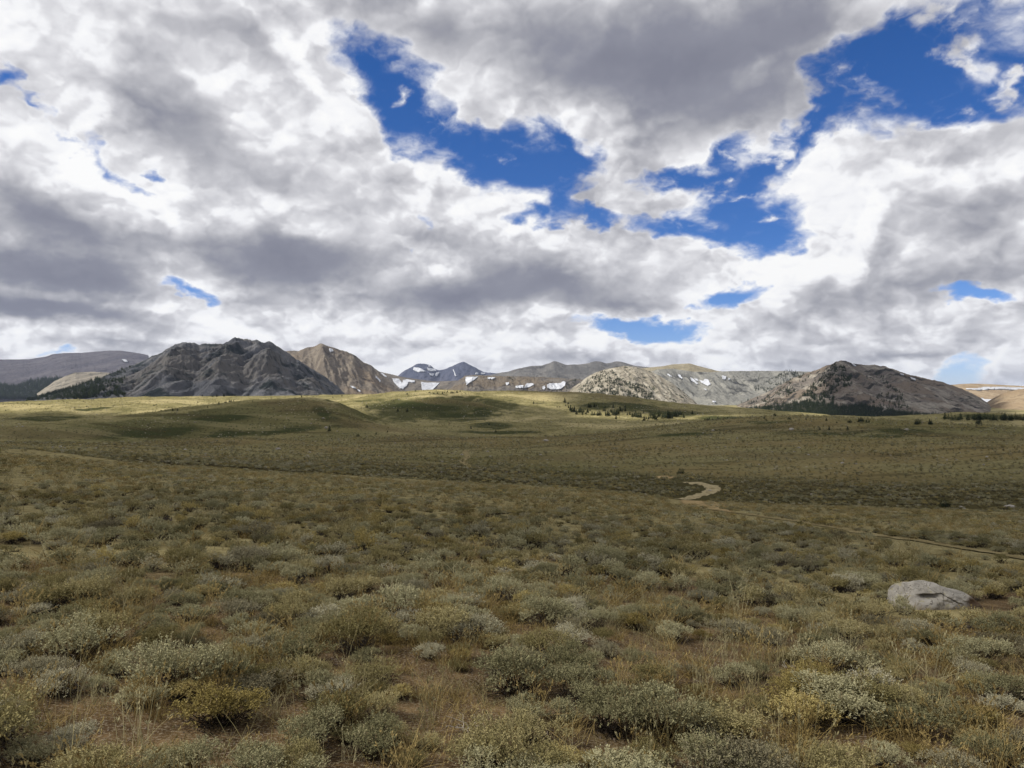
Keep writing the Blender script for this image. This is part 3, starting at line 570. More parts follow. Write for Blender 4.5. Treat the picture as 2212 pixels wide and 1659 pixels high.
S('F2', z2, [(2070,450),(2110,440),(2135,443),(2132,464),(2072,462)], 'left one of two joined snow patches below the escarpment', 3)
S('F2', z3, [(135,440),(150,428),(200,424),(205,440),(170,455),(130,464)], 'right one of two joined snow patches below the escarpment', 3)
S('F2', z3, [(272,452),(290,444),(298,462),(285,478),(275,470)], 'small snow scrap left of the largest escarpment snowfield', 3)
S('F2', z3, [(308,440),(330,426),(420,424),(440,408),(455,415),(455,440),(420,470),(350,475),(312,462)], 'largest snowfield below the escarpment, left of the granite dome', 3)
S('H', z3, [(1258,352),(1280,356),(1300,375),(1280,370)], 'small snow patch nearest the granite dome in the cirque', 4)
S('H', z3, [(1345,357),(1368,360),(1384,392),(1362,386)], 'second snow patch right of the granite dome', 4)
S('H', z3, [(1443,377),(1468,392),(1510,430),(1495,432),(1455,405)], 'long slanting snow streak in the cirque', 4)
S('H', z3, [(1475,388),(1500,392),(1515,410),(1495,404)], 'short snow streak above the slanting one', 4)
S('H', z3, [(1515,402),(1550,408),(1560,392),(1588,398),(1606,435),(1585,446),(1555,432),(1530,418)], 'largest snow patch in the cirque', 4)
S('H', z3, [(1695,366),(1728,368),(1730,385),(1715,398),(1698,388)], 'snow patch under the flat cirque rim', 4)
S('H', z3, [(1745,386),(1760,388),(1758,398),(1746,396)], 'tiny snow dot right of the patch under the rim', 4)
S('H', z3, [(1550,464),(1572,474),(1574,482),(1555,474)], 'tiny snow scrap low in the cirque', 4)
S('H', z3, [(1620,566),(1645,570),(1648,579),(1625,576)], 'snow scrap on the floor of the cirque', 4)
S('I', z4, [(848,270),(870,276),(888,292),(870,288)], 'small snow streak under the summit of the brown peak', 3)
S('I', z4, [(1232,348),(1260,356),(1265,364),(1240,360)], 'tiny snow streak on the falling ridge of the brown peak', 3)
S('I', z4, [(1312,380),(1352,390),(1354,404),(1325,394)], 'snow patch further down the falling ridge of the brown peak', 3)
S('J', z4, [(1712,466),(1850,466),(1900,456),(2050,456),(2212,462),(2280,464),(2280,480),(2150,478),(1980,472),(1850,480),(1780,474)], 'long level snowfield across the ochre plateau', 6)
S('J', z4, [(1875,540),(1900,554),(1967,555),(1920,598),(1872,590),(1868,600),(1846,595),(1850,580),(1885,578)], 'snow patch in the gap between brown peak and ochre shoulder', 5)
# ---------------------------------------------------------------- clouds overhead whose shadows lie on the land
def cloud_material():
    m = bpy.data.materials.new('cloud_vapour'); m.use_nodes = True; g = NG(m.node_tree); g.n.clear()
    o = g.node('ShaderNodeOutputMaterial'); d = g.node('ShaderNodeBsdfDiffuse'); t = g.node('ShaderNodeBsdfTranslucent')
    d.inputs[0].default_value = t.inputs[0].default_value = (.96, .96, .97, 1)
    x = g.node('ShaderNodeMixShader'); x.inputs[0].default_value = .5
    g.l.new(d.outputs[0], x.inputs[1]); g.l.new(t.outputs[0], x.inputs[2]); g.l.new(x.outputs[0], o.inputs[0]); return m
CLOUDM = cloud_material()
def cumulus(poly, alt, thick, label, seed, cell=26.0, wob=60.0, zt=0.0):
    """a flat based cumulus whose shadow, cast along the sun's rays, covers the polygon (px, r) on land at height zt"""
    P = []
    for px, r in poly:
        a = math.atan((px - 1106) / FOC) if abs(px) < 9000 else math.copysign(1.9, px); P.append((math.sin(a) * r, math.cos(a) * r))
    P = np.array(P); sh = (alt - zt) / math.tan(SUN_EL); P[:, 0] += math.sin(SUN_AZ) * sh; P[:, 1] += math.cos(SUN_AZ) * sh
    x0, y0 = P.min(0) - 120; x1, y1 = P.max(0) + 120
    A, B = np.meshgrid(np.arange(x0, x1, cell), np.arange(y0, y1, cell))
    wx = A + wob * fbm(A / 160, B / 160, 5, seed, .6); wy = B + wob * fbm(A / 160, B / 160, 5, seed + 9, .6)
    ins = np.zeros(A.shape, bool); D = np.full(A.shape, 1e9); n = len(P)
    for i in range(n):
        (ax, ay), (bx, by) = P[i], P[(i + 1) % n]
        ins ^= ((ay > wy) != (by > wy)) & (wx < (bx - ax) * (wy - ay) / (by - ay + 1e-9) + ax)
        t = np.clip(((wx - ax) * (bx - ax) + (wy - ay) * (by - ay)) / ((bx - ax) ** 2 + (by - ay) ** 2 + 1e-9), 0, 1)
        D = np.minimum(D, np.hypot(wx - ax - t * (bx - ax), wy - ay - t * (by - ay)))
    h = np.sqrt(np.clip(D / 260.0, 0, 1)) * thick * (1 + .5 * fbm(A / 190, B / 190, 6, seed + 21, .55, mode=1)) + 4
    lo = 18 * fbm(A / 120, B / 120, 5, seed + 33) - 10 * np.clip(D / 60, 0, 1)
    k = A.size; V = np.concatenate([np.stack([A, B, alt + h], -1).reshape(-1, 3), np.stack([A, B, alt + lo], -1).reshape(-1, 3)])
    Q = grid_quads(*A.shape); Q = Q[ins.ravel()[Q].all(1)]
    if not len(Q): return
    top, bot = Q, Q[:, ::-1] + k
    E = np.concatenate([Q[:, [0, 1]], Q[:, [1, 2]], Q[:, [2, 3]], Q[:, [3, 0]]]); key = np.sort(E, 1); key = key[:, 0].astype(np.int64) * k + key[:, 1]
    _, inv, cnt = np.unique(key, return_inverse=True, return_counts=True); bd = E[cnt[inv] == 1]
    side = np.stack([bd[:, 1], bd[:, 0], bd[:, 0] + k, bd[:, 1] + k], -1)
    F = np.concatenate([top, bot, side]); u, inv = np.unique(F, return_inverse=True)
    o = mesh_np('cloud', V[u], Q=inv.reshape(-1, 4), smooth=True, mat=CLOUDM)
    tag(o, label, kind='stuff')
cumulus([(-60000,700),(-3200,1400),(-900,960),(0,905),(200,880),(420,850),(520,790),(640,775),(730,790),(800,850),(1000,880),(1060,890),(1110,800),(1230,770),(1330,755),(1460,750),(1540,800),(1620,930),(1700,930),(1850,950),(1900,1060),(2300,1100),(3200,1300),(60000,600),(60000,-300),(-60000,-300)][1:-1],
        1500, 260, 'wide cumulus drifting over the plain and shading it', 601, cell=22, wob=26, zt=-15)
cumulus([(1740,1650),(2090,1650),(2110,2900),(2060,3100),(1900,3100),(1850,2900),(1815,2500),(1772,2100)], 2500, 260, 'unseen cloud added to darken the right side of the brown peak', 641, cell=34, wob=30, zt=10)  # placed out of view to throw shade on this slope
cumulus([(1225,870),(1330,850),(1480,845),(1640,900),(1680,1080),(1500,1250),(1060,1250),(1080,1075),(1200,1030)], 1500, 140, 'small cumulus shading the pine grove', 631, cell=14, wob=14, zt=-8)
# ---------------------------------------------------------------- plant materials
def plant_material(name, stops, rough=0.85, trans=0.12, var=0.5):
    m, g, b = mat_new(name, rough)
    oi = g.node('ShaderNodeObjectInfo'); P = g.node('ShaderNodeNewGeometry').outputs['Position']
    f = g.m('ADD', g.m('MULTIPLY', oi.outputs['Random'], var), g.m('MULTIPLY', g.noise(P, 9.0, 3, 0.7), 1.0 - var * .6))
    f = g.m('ADD', f, g.m('MULTIPLY', g.m('SUBTRACT', g.noise(P, 0.16, 4, .6), .5), .7))
    c = g.ramp(f, stops); g.put(b.inputs['Base Color'], c)
    if trans:
        t = g.node('ShaderNodeBsdfTranslucent'); g.put(t.inputs[0], c); x = g.node('ShaderNodeMixShader'); x.inputs[0].default_value = trans
        o = [n for n in g.n if n.type == 'OUTPUT_MATERIAL'][0]
        g.l.new(b.outputs[0], x.inputs[1]); g.l.new(t.outputs[0], x.inputs[2]); g.l.new(x.outputs[0], o.inputs[0])
    return m
SAGE = [('silvery', plant_material('silver_sage_leaf', [(.25, (0.189, 0.176, 0.113)), (.55, (0.314, 0.292, 0.195)), (.9, (0.482, 0.451, 0.326))])),
        ('grey-green', plant_material('grey_green_sage_leaf', [(.25, (0.149, 0.140, 0.071)), (.55, (0.260, 0.244, 0.138)), (.9, (0.417, 0.390, 0.240))])),
        ('olive', plant_material('olive_sage_leaf', [(.25, (0.144, 0.123, 0.051)), (.55, (0.247, 0.215, 0.099)), (.9, (0.392, 0.339, 0.176))])),
        ('yellow-green', plant_material('yellow_green_leaf', [(.25, (0.177, 0.139, 0.047)), (.55, (0.307, 0.249, 0.097)), (.9, (0.456, 0.378, 0.162))])),
        ('brownish', plant_material('brown_sage_leaf', [(.25, (0.125, 0.110, 0.066)), (.55, (0.205, 0.184, 0.117)), (.9, (0.309, 0.284, 0.188)) ]))]
TWIG = plant_material('grey_bark', [(.3, (.018, .014, .011)), (.65, (.045, .037, .029)), (1.0, (.14, .12, .10))], trans=0)
STALK = plant_material('dry_stalk', [(.2, (.20, .155, .085)), (.6, (.32, .26, .15)), (.95, (.44, .38, .24))])
GRASSM = plant_material('golden_grass', [(.2, (.125, .088, .034)), (.55, (.235, .175, .070)), (.9, (.37, .285, .125))], var=.6)
GRASSP = plant_material('pale_grass', [(.2, (.17, .145, .07)), (.55, (.27, .235, .125)), (.9, (.40, .36, .21))], var=.6)
DEADW = plant_material('bleached_wood', [(.2, (.22, .19, .155)), (.6, (.36, .32, .27)), (.95, (.50, .46, .40))], trans=0)
def norm(v): return v / (np.linalg.norm(v, axis=-1, keepdims=True) + 1e-9)
def leaves(base, axis, L, Wd, rs):
    """kite shaped leaves: base (n,3), axis (n,3) unit, length, width -> verts, quads"""
    n = len(base); s = norm(np.cross(axis, rs.normal(size=(n, 3))))
    L = np.broadcast_to(L, n)[:, None]; Wd = np.broadcast_to(Wd, n)[:, None]
    V = np.stack([base, base + axis * L * .55 + s * Wd, base + axis * L, base + axis * L * .55 - s * Wd], 1).reshape(-1, 3)
    return V, np.arange(n * 4).reshape(-1, 4)
def tubes(paths, rad):
    """three sided tapering tubes along paths (n,k,3)"""
    n, k, _ = paths.shape; T = norm(np.gradient(paths, axis=1)); a = norm(np.cross(T, np.array([.31, .2, .93]))); b = np.cross(T, a)
    r = np.asarray(rad)[:, None, None] * np.linspace(1, .25, k)[None, :, None]
    rings = [paths + r * (a * math.cos(q) + b * math.sin(q)) for q in (0, 2.094, 4.189)]
    V = np.stack(rings, 2).reshape(-1, 3); Q = []
    base = (np.arange(n)[:, None] * k + np.arange(k - 1)[None]).ravel() * 3
    for j in range(3):
        j2 = (j + 1) % 3; Q.append(np.stack([base + j, base + j2, base + 3 + j2, base + 3 + j], -1))
    return V, np.concatenate(Q)
def sage_arrays(seed, lod, flat=1.0):
    rs = np.random.RandomState(seed)
    ncl = rs.randint(13, 18) if lod < 2 else 8
    ph = rs.rand(ncl) * 6.283; ct = .12 + .88 * rs.rand(ncl) ** .8; st_ = np.sqrt(1 - ct ** 2)
    cc = np.stack([st_ * np.cos(ph) * .36, st_ * np.sin(ph) * .36 * rs.uniform(.7, 1), .245 + ct * .17 * flat], -1)
    cr = rs.uniform(.07, .19, ncl); cc *= rs.uniform(.72, 1.22, (ncl, 1))
    nsp = {0: 820, 1: 190, 2: 46}[lod]; per = {0: 8, 1: 5, 2: 3}[lod]
    LL = {0: .032, 1: .060, 2: .12}[lod]; WW = {0: .0062, 1: .014, 2: .038}[lod]
    w = cr ** 2; ci = rs.choice(ncl, nsp, p=w / w.sum())
    d = norm(rs.normal(size=(nsp, 3)) + [0, 0, .75]); d[:, 2] = np.where(d[:, 2] < -.12, -d[:, 2], d[:, 2])
    pos = cc[ci] + d * cr[ci][:, None] * (rs.uniform(.6, 1.05, nsp) + .45 * (rs.rand(nsp) < .10))[:, None]
    out_ = norm(pos * [1, 1, .7]); ax = norm(.55 * out_ + .5 * d + np.array([0, 0, .65]) + rs.normal(size=(nsp, 3)) * .25)
    sl = rs.uniform(.05, .11, nsp)
    tt = np.linspace(0, 1, per)[None, :, None]; B = pos[:, None] + ax[:, None] * tt * sl[:, None, None]
    la = norm(ax[:, None] * .8 + rs.normal(size=(nsp, per, 3)) * .55)
    fol = leaves(B.reshape(-1, 3), la.reshape(-1, 3), (LL * rs.uniform(.6, 1.2, nsp * per)), WW, rs)
    # woody stems from the root out to the clumps
    nb = ncl * (3 if lod == 0 else 1); ti = np.arange(nb) % ncl; tip = cc[ti] + rs.normal(size=(nb, 3)) * .05; root = rs.normal(size=(nb, 3)) * [.05, .05, 0]
    k = 5; t = np.linspace(0, 1, k)[None, :, None]
    path = root[:, None] * (1 - t) + tip[:, None] * t; path[..., 2] += (-np.sin(np.pi * t[..., 0]) * .05); path += rs.normal(size=path.shape) * .012 * np.sin(np.pi * t)
    stem = tubes(path, rs.uniform(.005, .013, nb) * (1 if lod == 0 else 1.8))
    # dark twig-like blades in the middle, added to blacken the gaps between leaves
    q = {0: 420, 1: 60, 2: 5}[lod]; L_ = {0: .08, 1: .13, 2: .2}[lod]; pc = np.clip(rs.normal(size=(q, 3)), -1.5, 1.5) * [.16, .16, .06] + [0, 0, .14]; pc[:, 2] = np.clip(pc[:, 2], .01, .24)
    shade_core = leaves(pc, norm(rs.normal(size=(q, 3))), L_, L_ * (.07 if lod == 0 else .18), rs)
    if lod == 0:   # dead twigs in the dark underside
        q = 170; b0 = path[rs.randint(0, nb, q), rs.randint(1, k, q)]; dd = norm(rs.normal(size=(q, 3)) + [0, 0, .2] + norm(b0) * .8); L = rs.uniform(.05, .20, q)[:, None]
        tw = np.stack([b0, b0 + dd * L * .5 + rs.normal(size=(q, 3)) * .008, b0 + dd * L], 1); v2, q2 = tubes(tw, np.full(q, .0028))
        stem = (np.concatenate([stem[0], v2]), np.concatenate([stem[1], q2 + len(stem[0])]))
    # seed stalks standing above the leaves
    ns = {0: 26, 1: 9, 2: 0}[lod]; sk = None
    if ns:
        ii = rs.randint(0, nsp, ns); b0 = pos[ii]; b0 = b0[b0[:, 2] > .15]; ns = len(b0); top = b0 + np.stack([rs.normal(size=ns) * .02, rs.normal(size=ns) * .02, rs.uniform(.10, .24, ns)], -1)
        v1, q1 = tubes(np.stack([b0, (b0 + top) / 2 + rs.normal(size=(ns, 3)) * .006, top], 1), np.full(ns, .0022 if lod == 0 else .005))
        m_ = 7 if lod == 0 else 3; f = rs.uniform(.45, 1, (ns, m_, 1)); pb = (b0[:, None] * (1 - f) + top[:, None] * f).reshape(-1, 3)
        v2, q2 = leaves(pb, norm(rs.normal(size=(ns * m_, 3)) * .4 + [0, 0, 1]), .022 if lod == 0 else .035, .004 if lod == 0 else .008, rs)
        sk = (np.concatenate([v1, v2]), np.concatenate([q1, q2 + len(v1)]))
    if lod: stem = (np.concatenate([stem[0], shade_core[0]]), np.concatenate([stem[1], shade_core[1] + len(stem[0])]))
    return fol, stem, sk, shade_core
NV = 10
KINDS_ = [0, 1, 1, 2, 1, 1, 3, 2, 2, 4]       # colour of each variant
sage_parts = []
for i in range(NV):
    fol, stem, sk, shade_core = sage_arrays(900 + i, 0, flat=[1, .8, 1.1, .9, .75, 1.15, .85, 1, .7, .9][i])
    sage_parts.append((mesh_np('foliage', np.concatenate([fol[0], sk[0], shade_core[0]]), None, np.concatenate([fol[1], sk[1] + len(fol[0]), shade_core[1] + len(fol[0]) + len(sk[0])]), mats=[SAGE[KINDS_[i]][1], STALK, TWIG], mi=np.r_[np.zeros(len(fol[1])), np.ones(len(sk[1])), np.full(len(shade_core[1]), 2)], link=False),  # leaf mesh also holds the seed stalks and the added gap-darkening blades
                       mesh_np('branches', stem[0], None, stem[1], mat=TWIG, link=False)))
def sage_proto(seed, lod, ci):
    fol, stem, sk, shade_core = sage_arrays(seed, lod); V = [fol[0], stem[0]]; Q = [fol[1], stem[1] + len(fol[0])]; mi = [np.zeros(len(fol[1])), np.ones(len(stem[1]))]
    if sk: Q.append(sk[1] + len(fol[0]) + len(stem[0])); V.append(sk[0]); mi.append(np.full(len(sk[1]), 2))
    return mesh_np('sagebrush_bush', np.concatenate(V), None, np.concatenate(Q), mats=[SAGE[ci][1], TWIG, STALK], mi=np.concatenate(mi), link=False)
# ---------------------------------------------------------------- scattering for what nobody could count
def scatter(name, pts, scl, rotz, idx, protos, label, tilt=None):
    n = len(pts); me = bpy.data.meshes.new(name); me.vertices.add(n); me.vertices.foreach_set('co', np.asarray(pts, np.float32).ravel())
    a = me.attributes.new('size', 'FLOAT_VECTOR', 'POINT'); a.data.foreach_set('vector', np.asarray(scl, np.float32).ravel())
    R = np.zeros((n, 3), np.float32); R[:, 2] = rotz
    if tilt is not None: R[:, :2] = tilt
    a = me.attributes.new('turn', 'FLOAT_VECTOR', 'POINT'); a.data.foreach_set('vector', R.ravel())
    a = me.attributes.new('which', 'INT', 'POINT'); a.data.foreach_set('value', np.asarray(idx, np.int32))
    o = bpy.data.objects.new(name, me); COL.objects.link(o)
    t = bpy.data.node_groups.new(name, 'GeometryNodeTree'); t.interface.new_socket('Geometry', in_out='INPUT', socket_type='NodeSocketGeometry'); t.interface.new_socket('Geometry', in_out='OUTPUT', socket_type='NodeSocketGeometry')
    N = t.nodes; Lk = t.links; gi = N.new('NodeGroupInput'); go = N.new('NodeGroupOutput'); jn = N.new('GeometryNodeJoinGeometry')
    for p in protos[::-1]:
        q = N.new('GeometryNodeObjectInfo'); q.inputs['Object'].default_value = p; q.inputs['As Instance'].default_value = True; Lk.new(q.outputs['Geometry'], jn.inputs[0])
    ip = N.new('GeometryNodeInstanceOnPoints'); ip.inputs['Pick Instance'].default_value = True
    def att(nm, ty):
        q = N.new('GeometryNodeInputNamedAttribute'); q.data_type = ty; q.inputs['Name'].default_value = nm; return [s for s in q.outputs if s.enabled and s.name == 'Attribute'][0]
    Lk.new(gi.outputs[0], ip.inputs['Points']); Lk.new(jn.outputs[0], ip.inputs['Instance'])
    Lk.new(att('which', 'INT'), ip.inputs['Instance Index']); Lk.new(att('size', 'FLOAT_VECTOR'), ip.inputs['Scale']); Lk.new(att('turn', 'FLOAT_VECTOR'), ip.inputs['Rotation'])
    Lk.new(ip.outputs[0], go.inputs[0])
    o.modifiers.new('scatter', 'NODES').node_group = t
    tag(o, label, kind='stuff'); return o
rs = np.random.RandomState(5)
BARE = [(271,1438,60,16),(330,1420,60,12),(508,1605,90,22),(1025,1487,70,16),(975,1575,60,26),(1090,1530,100,14),(1296,1402,50,12),(1593,1412,45,12),(1566,1514,40,10),(1644,1580,60,24),(1915,1612,90,20),(1932,1487,70,16),(1920,1520,70,14),(860,1330,30,8),(2090,1545,60,10),(890,1440,40,10),(1620,1340,30,6),(700,1180,20,5)]
def px_of(x, y, z):
    return 1106 + FOC * x / y, EYE_Y - FOC * z / y        # close enough for choosing things
def sector(r0, r1, cell, keep=1.0, half=0.66):
    xm = math.sin(half) * r1; A, B = np.meshgrid(np.arange(-xm, xm, cell), np.arange(2.5, r1, cell))
    A = A.ravel() + rs.uniform(-.48, .48, A.size) * cell; B = B.ravel() + rs.uniform(-.48, .48, B.size) * cell
    r = np.hypot(A, B); k = (r > r0) & (r < r1) & (np.abs(np.arctan2(A, B)) < half) & (rs.rand(len(A)) < keep)
    return A[k], B[k]
def clear_of_tracks(x, y, z):
    px, py = px_of(x, y, z); k = np.ones(len(px), bool)
    lines = [([1480,1520,1540,1600,1700,1840,2080,2330], [1081,1090,1099,1109,1124,1148,1186,1226], 3.2)]
    for lx, ly, w in lines:
        yy = np.interp(px, lx, ly); k &= ~((px > lx[0]) & (py - yy > -2) & (py - yy < 5.0 + np.clip(py - 1090, 0, 100) * .06))
    rx, ry = [1470,1500,1530,1542,1530,1500,1482], [1080,1075,1065,1057,1049,1044,1043]
    for a, b in zip(np.interp(np.linspace(0, 6, 30), range(7), rx), np.interp(np.linspace(0, 6, 30), range(7), ry)): k &= ~((np.abs(px - a) < 24) & (np.abs(py - b - 3) < 8))
    return k
# --- the nearest bushes: each a thing of its own
BIG = [(1110,1504,215,.55),(1318,1585,190,.6),(665,1618,185,.55),(129,1506,135,.6),(163,1424,200,.5),(40,1420,150,.5),(1813,1463,170,.55),(1739,1572,195,.5),(1583,1480,112,.55),(1519,1606,125,.6),(1966,1586,190,.42),(1593,1378,118,.45),(1949,1453,85,.5),(2034,1433,85,.5),
 (2149,1517,140,.55),(2017,1514,112,.45),(1976,1402,60,.5),(856,1600,90,.6),(1161,1612,170,.5),(924,1422,88,.5),(757,1606,85,.6),(812,1551,118,.55),(1025,1348,100,.5),(1313,1419,85,.5),(1262,1449,120,.4),(163,1626,135,.6),(339,1388,105,.55),(491,1430,72,.6),(379,1457,115,.4),(305,1528,115,.55),
 (474,1566,240,.45),(644,1433,170,.45),(356,1650,110,.5),(264,1314,136,.45),(1400,1340,90,.5),(1230,1345,90,.45),(700,1350,130,.4),(1060,1400,90,.45),(2180,1400,90,.5),(1850,1330,80,.5),(560,1380,110,.45),(420,1340,110,.45),(1000,1450,70,.5),(1420,1650,120,.5),(1280,1655,110,.4),(60,1650,130,.5),(1900,1655,120,.5),(2150,1655,150,.55),(2080,1600,110,.4),(1680,1655,110,.45),(560,1655,100,.35),(880,1655,100,.4)]
bx, by, bz = on_ground([b[0] for b in BIG], [b[1] for b in BIG])
bw = np.array([b[2] for b in BIG]) / FOC * by * .9; bh = np.array([b[3] for b in BIG]) * bw * 1.55
fx, fy = sector(3.6, 26.0, 0.40, 0.90, 0.92)
ok = np.ones(len(fx), bool)
for x_, y_, w_ in zip(bx, by, bw): ok &= np.hypot(fx - x_, fy - y_) > .5 * w_ + .10
fpx, fpy = px_of(fx, fy, gz(fx, fy))
for cx, cy, rx, ry in BARE: ok &= ((fpx - cx) / rx) ** 2 + ((fpy - cy) / ry) ** 2 > 1 
ok &= rs.rand(len(fx)) < 0.80 + .9 * fbm(fx / 1.8, fy / 1.8, 3, 700)
# the boulder's own spot
BOX, BOY, BOZ = [float(v[0]) for v in on_ground([2038], [1316])]
ok &= ~((np.abs(fx - BOX) < .95 * 182 / FOC * BOY * .6) & (fy - BOY > -1.15) & (fy - BOY < .75))
fx, fy = fx[ok], fy[ok]; fw = np.clip(rs.lognormal(-.74, .36, len(fx)) * np.interp(np.hypot(fx, fy), [8, 26], [.95, .66]) * (1 + .45 * fbm(fx / 3.5, fy / 3.5, 2, 705)), .20, .95)
ax_ = np.r_[bx, fx]; ay_ = np.r_[by, fy]; aw_ = np.r_[bw, fw]; ah_ = np.r_[bh, fw * rs.uniform(.60, 1.0, len(fx))]
av_ = rs.randint(0, NV, len(ax_)); av_[:14] = [1, 4, 4, 0, 2, 0, 1, 6, 1, 0, 1, 9, 3, 1]
vis = (np.abs(np.arctan2(ax_, ay_)) < .60)
order = np.argsort(np.where(vis, -(aw_ * np.where(np.arange(len(ax_)) < len(BIG), 9, 1) / ay_), 99)); sel = order[:300]; rest = order[300:]
def words(n):
    o = ['', 'first', 'second', 'third', 'fourth', 'fifth', 'sixth', 'seventh', 'eighth', 'ninth', 'tenth', 'eleventh', 'twelfth', 'thirteenth', 'fourteenth', 'fifteenth', 'sixteenth', 'seventeenth', 'eighteenth', 'nineteenth', 'twentieth']
    return o[n] if n <= 20 else 'twenty-' + o[n - 20] if n < 30 else 'thirtieth'
rows_ = sel[np.argsort(np.hypot(ax_[sel], ay_[sel]))]
for ri in range(15):
    row = rows_[ri * 20:(ri + 1) * 20]; row = row[np.argsort(ax_[row] / ay_[row])]
    for ci, k in enumerate(row):
        e = bpy.data.objects.new('sagebrush', None); COL.objects.link(e); e.empty_display_size = .2
        w, h = float(aw_[k]), float(ah_[k]) * .80; v = int(av_[k])
        e.location = (float(ax_[k]), float(ay_[k]), float(gz(ax_[k], ay_[k])) - .02); e.rotation_euler = (0, 0, float(rs.rand() * 6.28)); e.scale = (w * 1.12, w * 1.12, h * 1.15)
        col_ = SAGE[KINDS_[v]][0]; sz = 'wide' if w > .8 else 'small' if w < .5 else 'rounded'
        pos_ = 'nearest row' if ri == 0 else words(ri + 1) + ' row from the camera'
        tag(e, f'{sz} {col_} sagebrush, {words(ci + 1)} from left in the {pos_}', 'shrub', 'sagebrush bushes on the near slope')
        for src in sage_parts[v]:
            c = src.copy(); COL.objects.link(c); c.parent = e
# --- all the smaller and farther ones
P1 = [sage_proto(1000 + i, 1, KINDS_[i]) for i in range(10)]; P2 = [sage_proto(1100 + i, 2, KINDS_[i]) for i in range(10)]
PROT = [p[0] for p in sage_parts] + P1 + P2
gx, gy = list(ax_[rest]), list(ay_[rest]); gw = list(aw_[rest]); gh = list(ah_[rest]); gi_ = [int(v) if math.hypot(x, y) < 14 else 10 + int(v) for v, x, y in zip(av_[rest], gx, gy)]
def add(r0, r1, cell, keep, wm, ws, base, half=.74, mask=None, hmul=1.0):
    x, y = sector(r0, r1, cell, keep, half)
    if mask is not None: k = mask(x, y); x, y = x[k], y[k]
    w = np.clip(rs.lognormal(math.log(wm), ws, len(x)), wm * .45, wm * 2.2)
    gx.extend(x); gy.extend(y); gw.extend(w); gh.extend(w * rs.uniform(.65, 1.1, len(x)) * hmul); gi_.extend(base + rs.randint(0, 10, len(x)))
pat = lambda x, y: rs.rand(len(x)) < .62 + 1.3 * fbm(x / 9, y / 13, 4, 707)
add(26, 42, .44, .86, .36, .42, 10, hmul=.72, mask=pat)
add(42, 72, .50, .80, .34, .42, 20, hmul=.62, mask=pat)
add(72, 124, .74, .62, .36, .45, 20, hmul=.55, mask=pat)
add(228, 345, 1.55, .80, 1.15, .28, 20, mask=lambda x, y: fbm(x / 26, y / 14, 4, 710) + .25 > rs.rand(len(x)) * .9 - .35, hmul=1.0)
add(345, 620, 2.6, .8, 1.2, .3, 20, mask=lambda x, y: (fbm(x / 60, y / 22, 4, 720, mode=2) > rs.rand(len(x)) * .6 - .22), hmul=.9)
add(620, 1080, 4.2, .75, .9, .35, 20, mask=lambda x, y: (fbm(x / 80, y / 60, 4, 730) > rs.rand(len(x)) * .6 - .25))
gx, gy, gw, gh, gi_ = map(np.array, (gx, gy, gw, gh, gi_)); gzv = gz(gx, gy); k = clear_of_tracks(gx, gy, gzv)
gx, gy, gw, gh, gi_, gzv = gx[k], gy[k], gw[k], gh[k], gi_[k], gzv[k]
hue = fbm(gx / 11, gy / 11, 3, 740) + .3 * rs.normal(size=len(gx)); ypat = np.array([3, 6, 8]); spat = np.array([0, 1, 4, 2, 7, 5, 8])
b_ = gi_ // 10 * 10; gi_ = b_ + np.where(hue > .28, ypat[rs.randint(0, 3, len(gx))], np.where(hue < -.05, spat[rs.randint(0, 7, len(gx))], gi_ % 10))
scatter('sagebrush_cover', np.stack([gx, gy, gzv - .02], -1), np.stack([gw * 1.1, gw * 1.1, gh * 1.15], -1), rs.rand(len(gx)) * 6.28, gi_, PROT, 'low grey green sagebrush covering the plain and the flat beyond')
# --- dry grass
def grass_proto(seed, n, h, spread, lean, mat, heads=False, w=.0028):
    r_ = np.random.RandomState(seed); b0 = np.stack([r_.normal(size=n) * spread, r_.normal(size=n) * spread, np.zeros(n)], -1)
    d = np.stack([r_.normal(size=n) * lean, r_.normal(size=n) * lean, np.ones(n)], -1); L = h * r_.uniform(.45, 1.1, n)
    k = 4; t = np.linspace(0, 1, k)[None, :, None]; path = b0[:, None] + d[:, None] * t * L[:, None, None]; path[..., :2] += (d[:, None, :2] * t ** 2 * L[:, None, None] * .8)
    s = norm(np.cross(d, r_.normal(size=(n, 3)))); ww = (w * (1 - t * .8))
    V = np.stack([path - s[:, None] * ww, path + s[:, None] * ww], 2).reshape(-1, 3)
    base = (np.arange(n)[:, None] * k + np.arange(k - 1)[None]).ravel() * 2; Q = np.stack([base, base + 1, base + 3, base + 2], -1)
    if heads:
        m_ = 6; f = r_.uniform(.72, 1, (n, m_, 1)); pb = (path[:, 2][:, None] * (1 - f) + path[:, 3][:, None] * f).reshape(-1, 3)
        v2, q2 = leaves(pb, norm(np.repeat(d, m_, 0) + r_.normal(size=(n * m_, 3)) * .35), .03, .0045, r_); Q = np.concatenate([Q, q2 + len(V)]); V = np.concatenate([V, v2])
    return mesh_np('grass_tuft', V, None, Q, mat=mat, link=False)
GP = [grass_proto(1, 70, .22, .07, .35, GRASSM), grass_proto(2, 50, .30, .06, .28, GRASSM, True), grass_proto(3, 60, .20, .09, .4, GRASSP), grass_proto(4, 22, .42, .05, .14, GRASSP, True), grass_proto(5, 90, .12, .14, .5, GRASSM), grass_proto(6, 8, .62, .04, .16, GRASSP, True, .0035)]
GP += [grass_proto(11, 26, .24, .09, .4, GRASSM, w=.008), grass_proto(12, 24, .26, .09, .35, GRASSP, w=.008)]
x, y = sector(3.0, 15, .20, .62, .90); gd = fbm(x / 1.5, y / 1.5, 4, 750); k = (gd + .28 * rs.normal(size=len(x)) > .02); x, y = x[k], y[k]
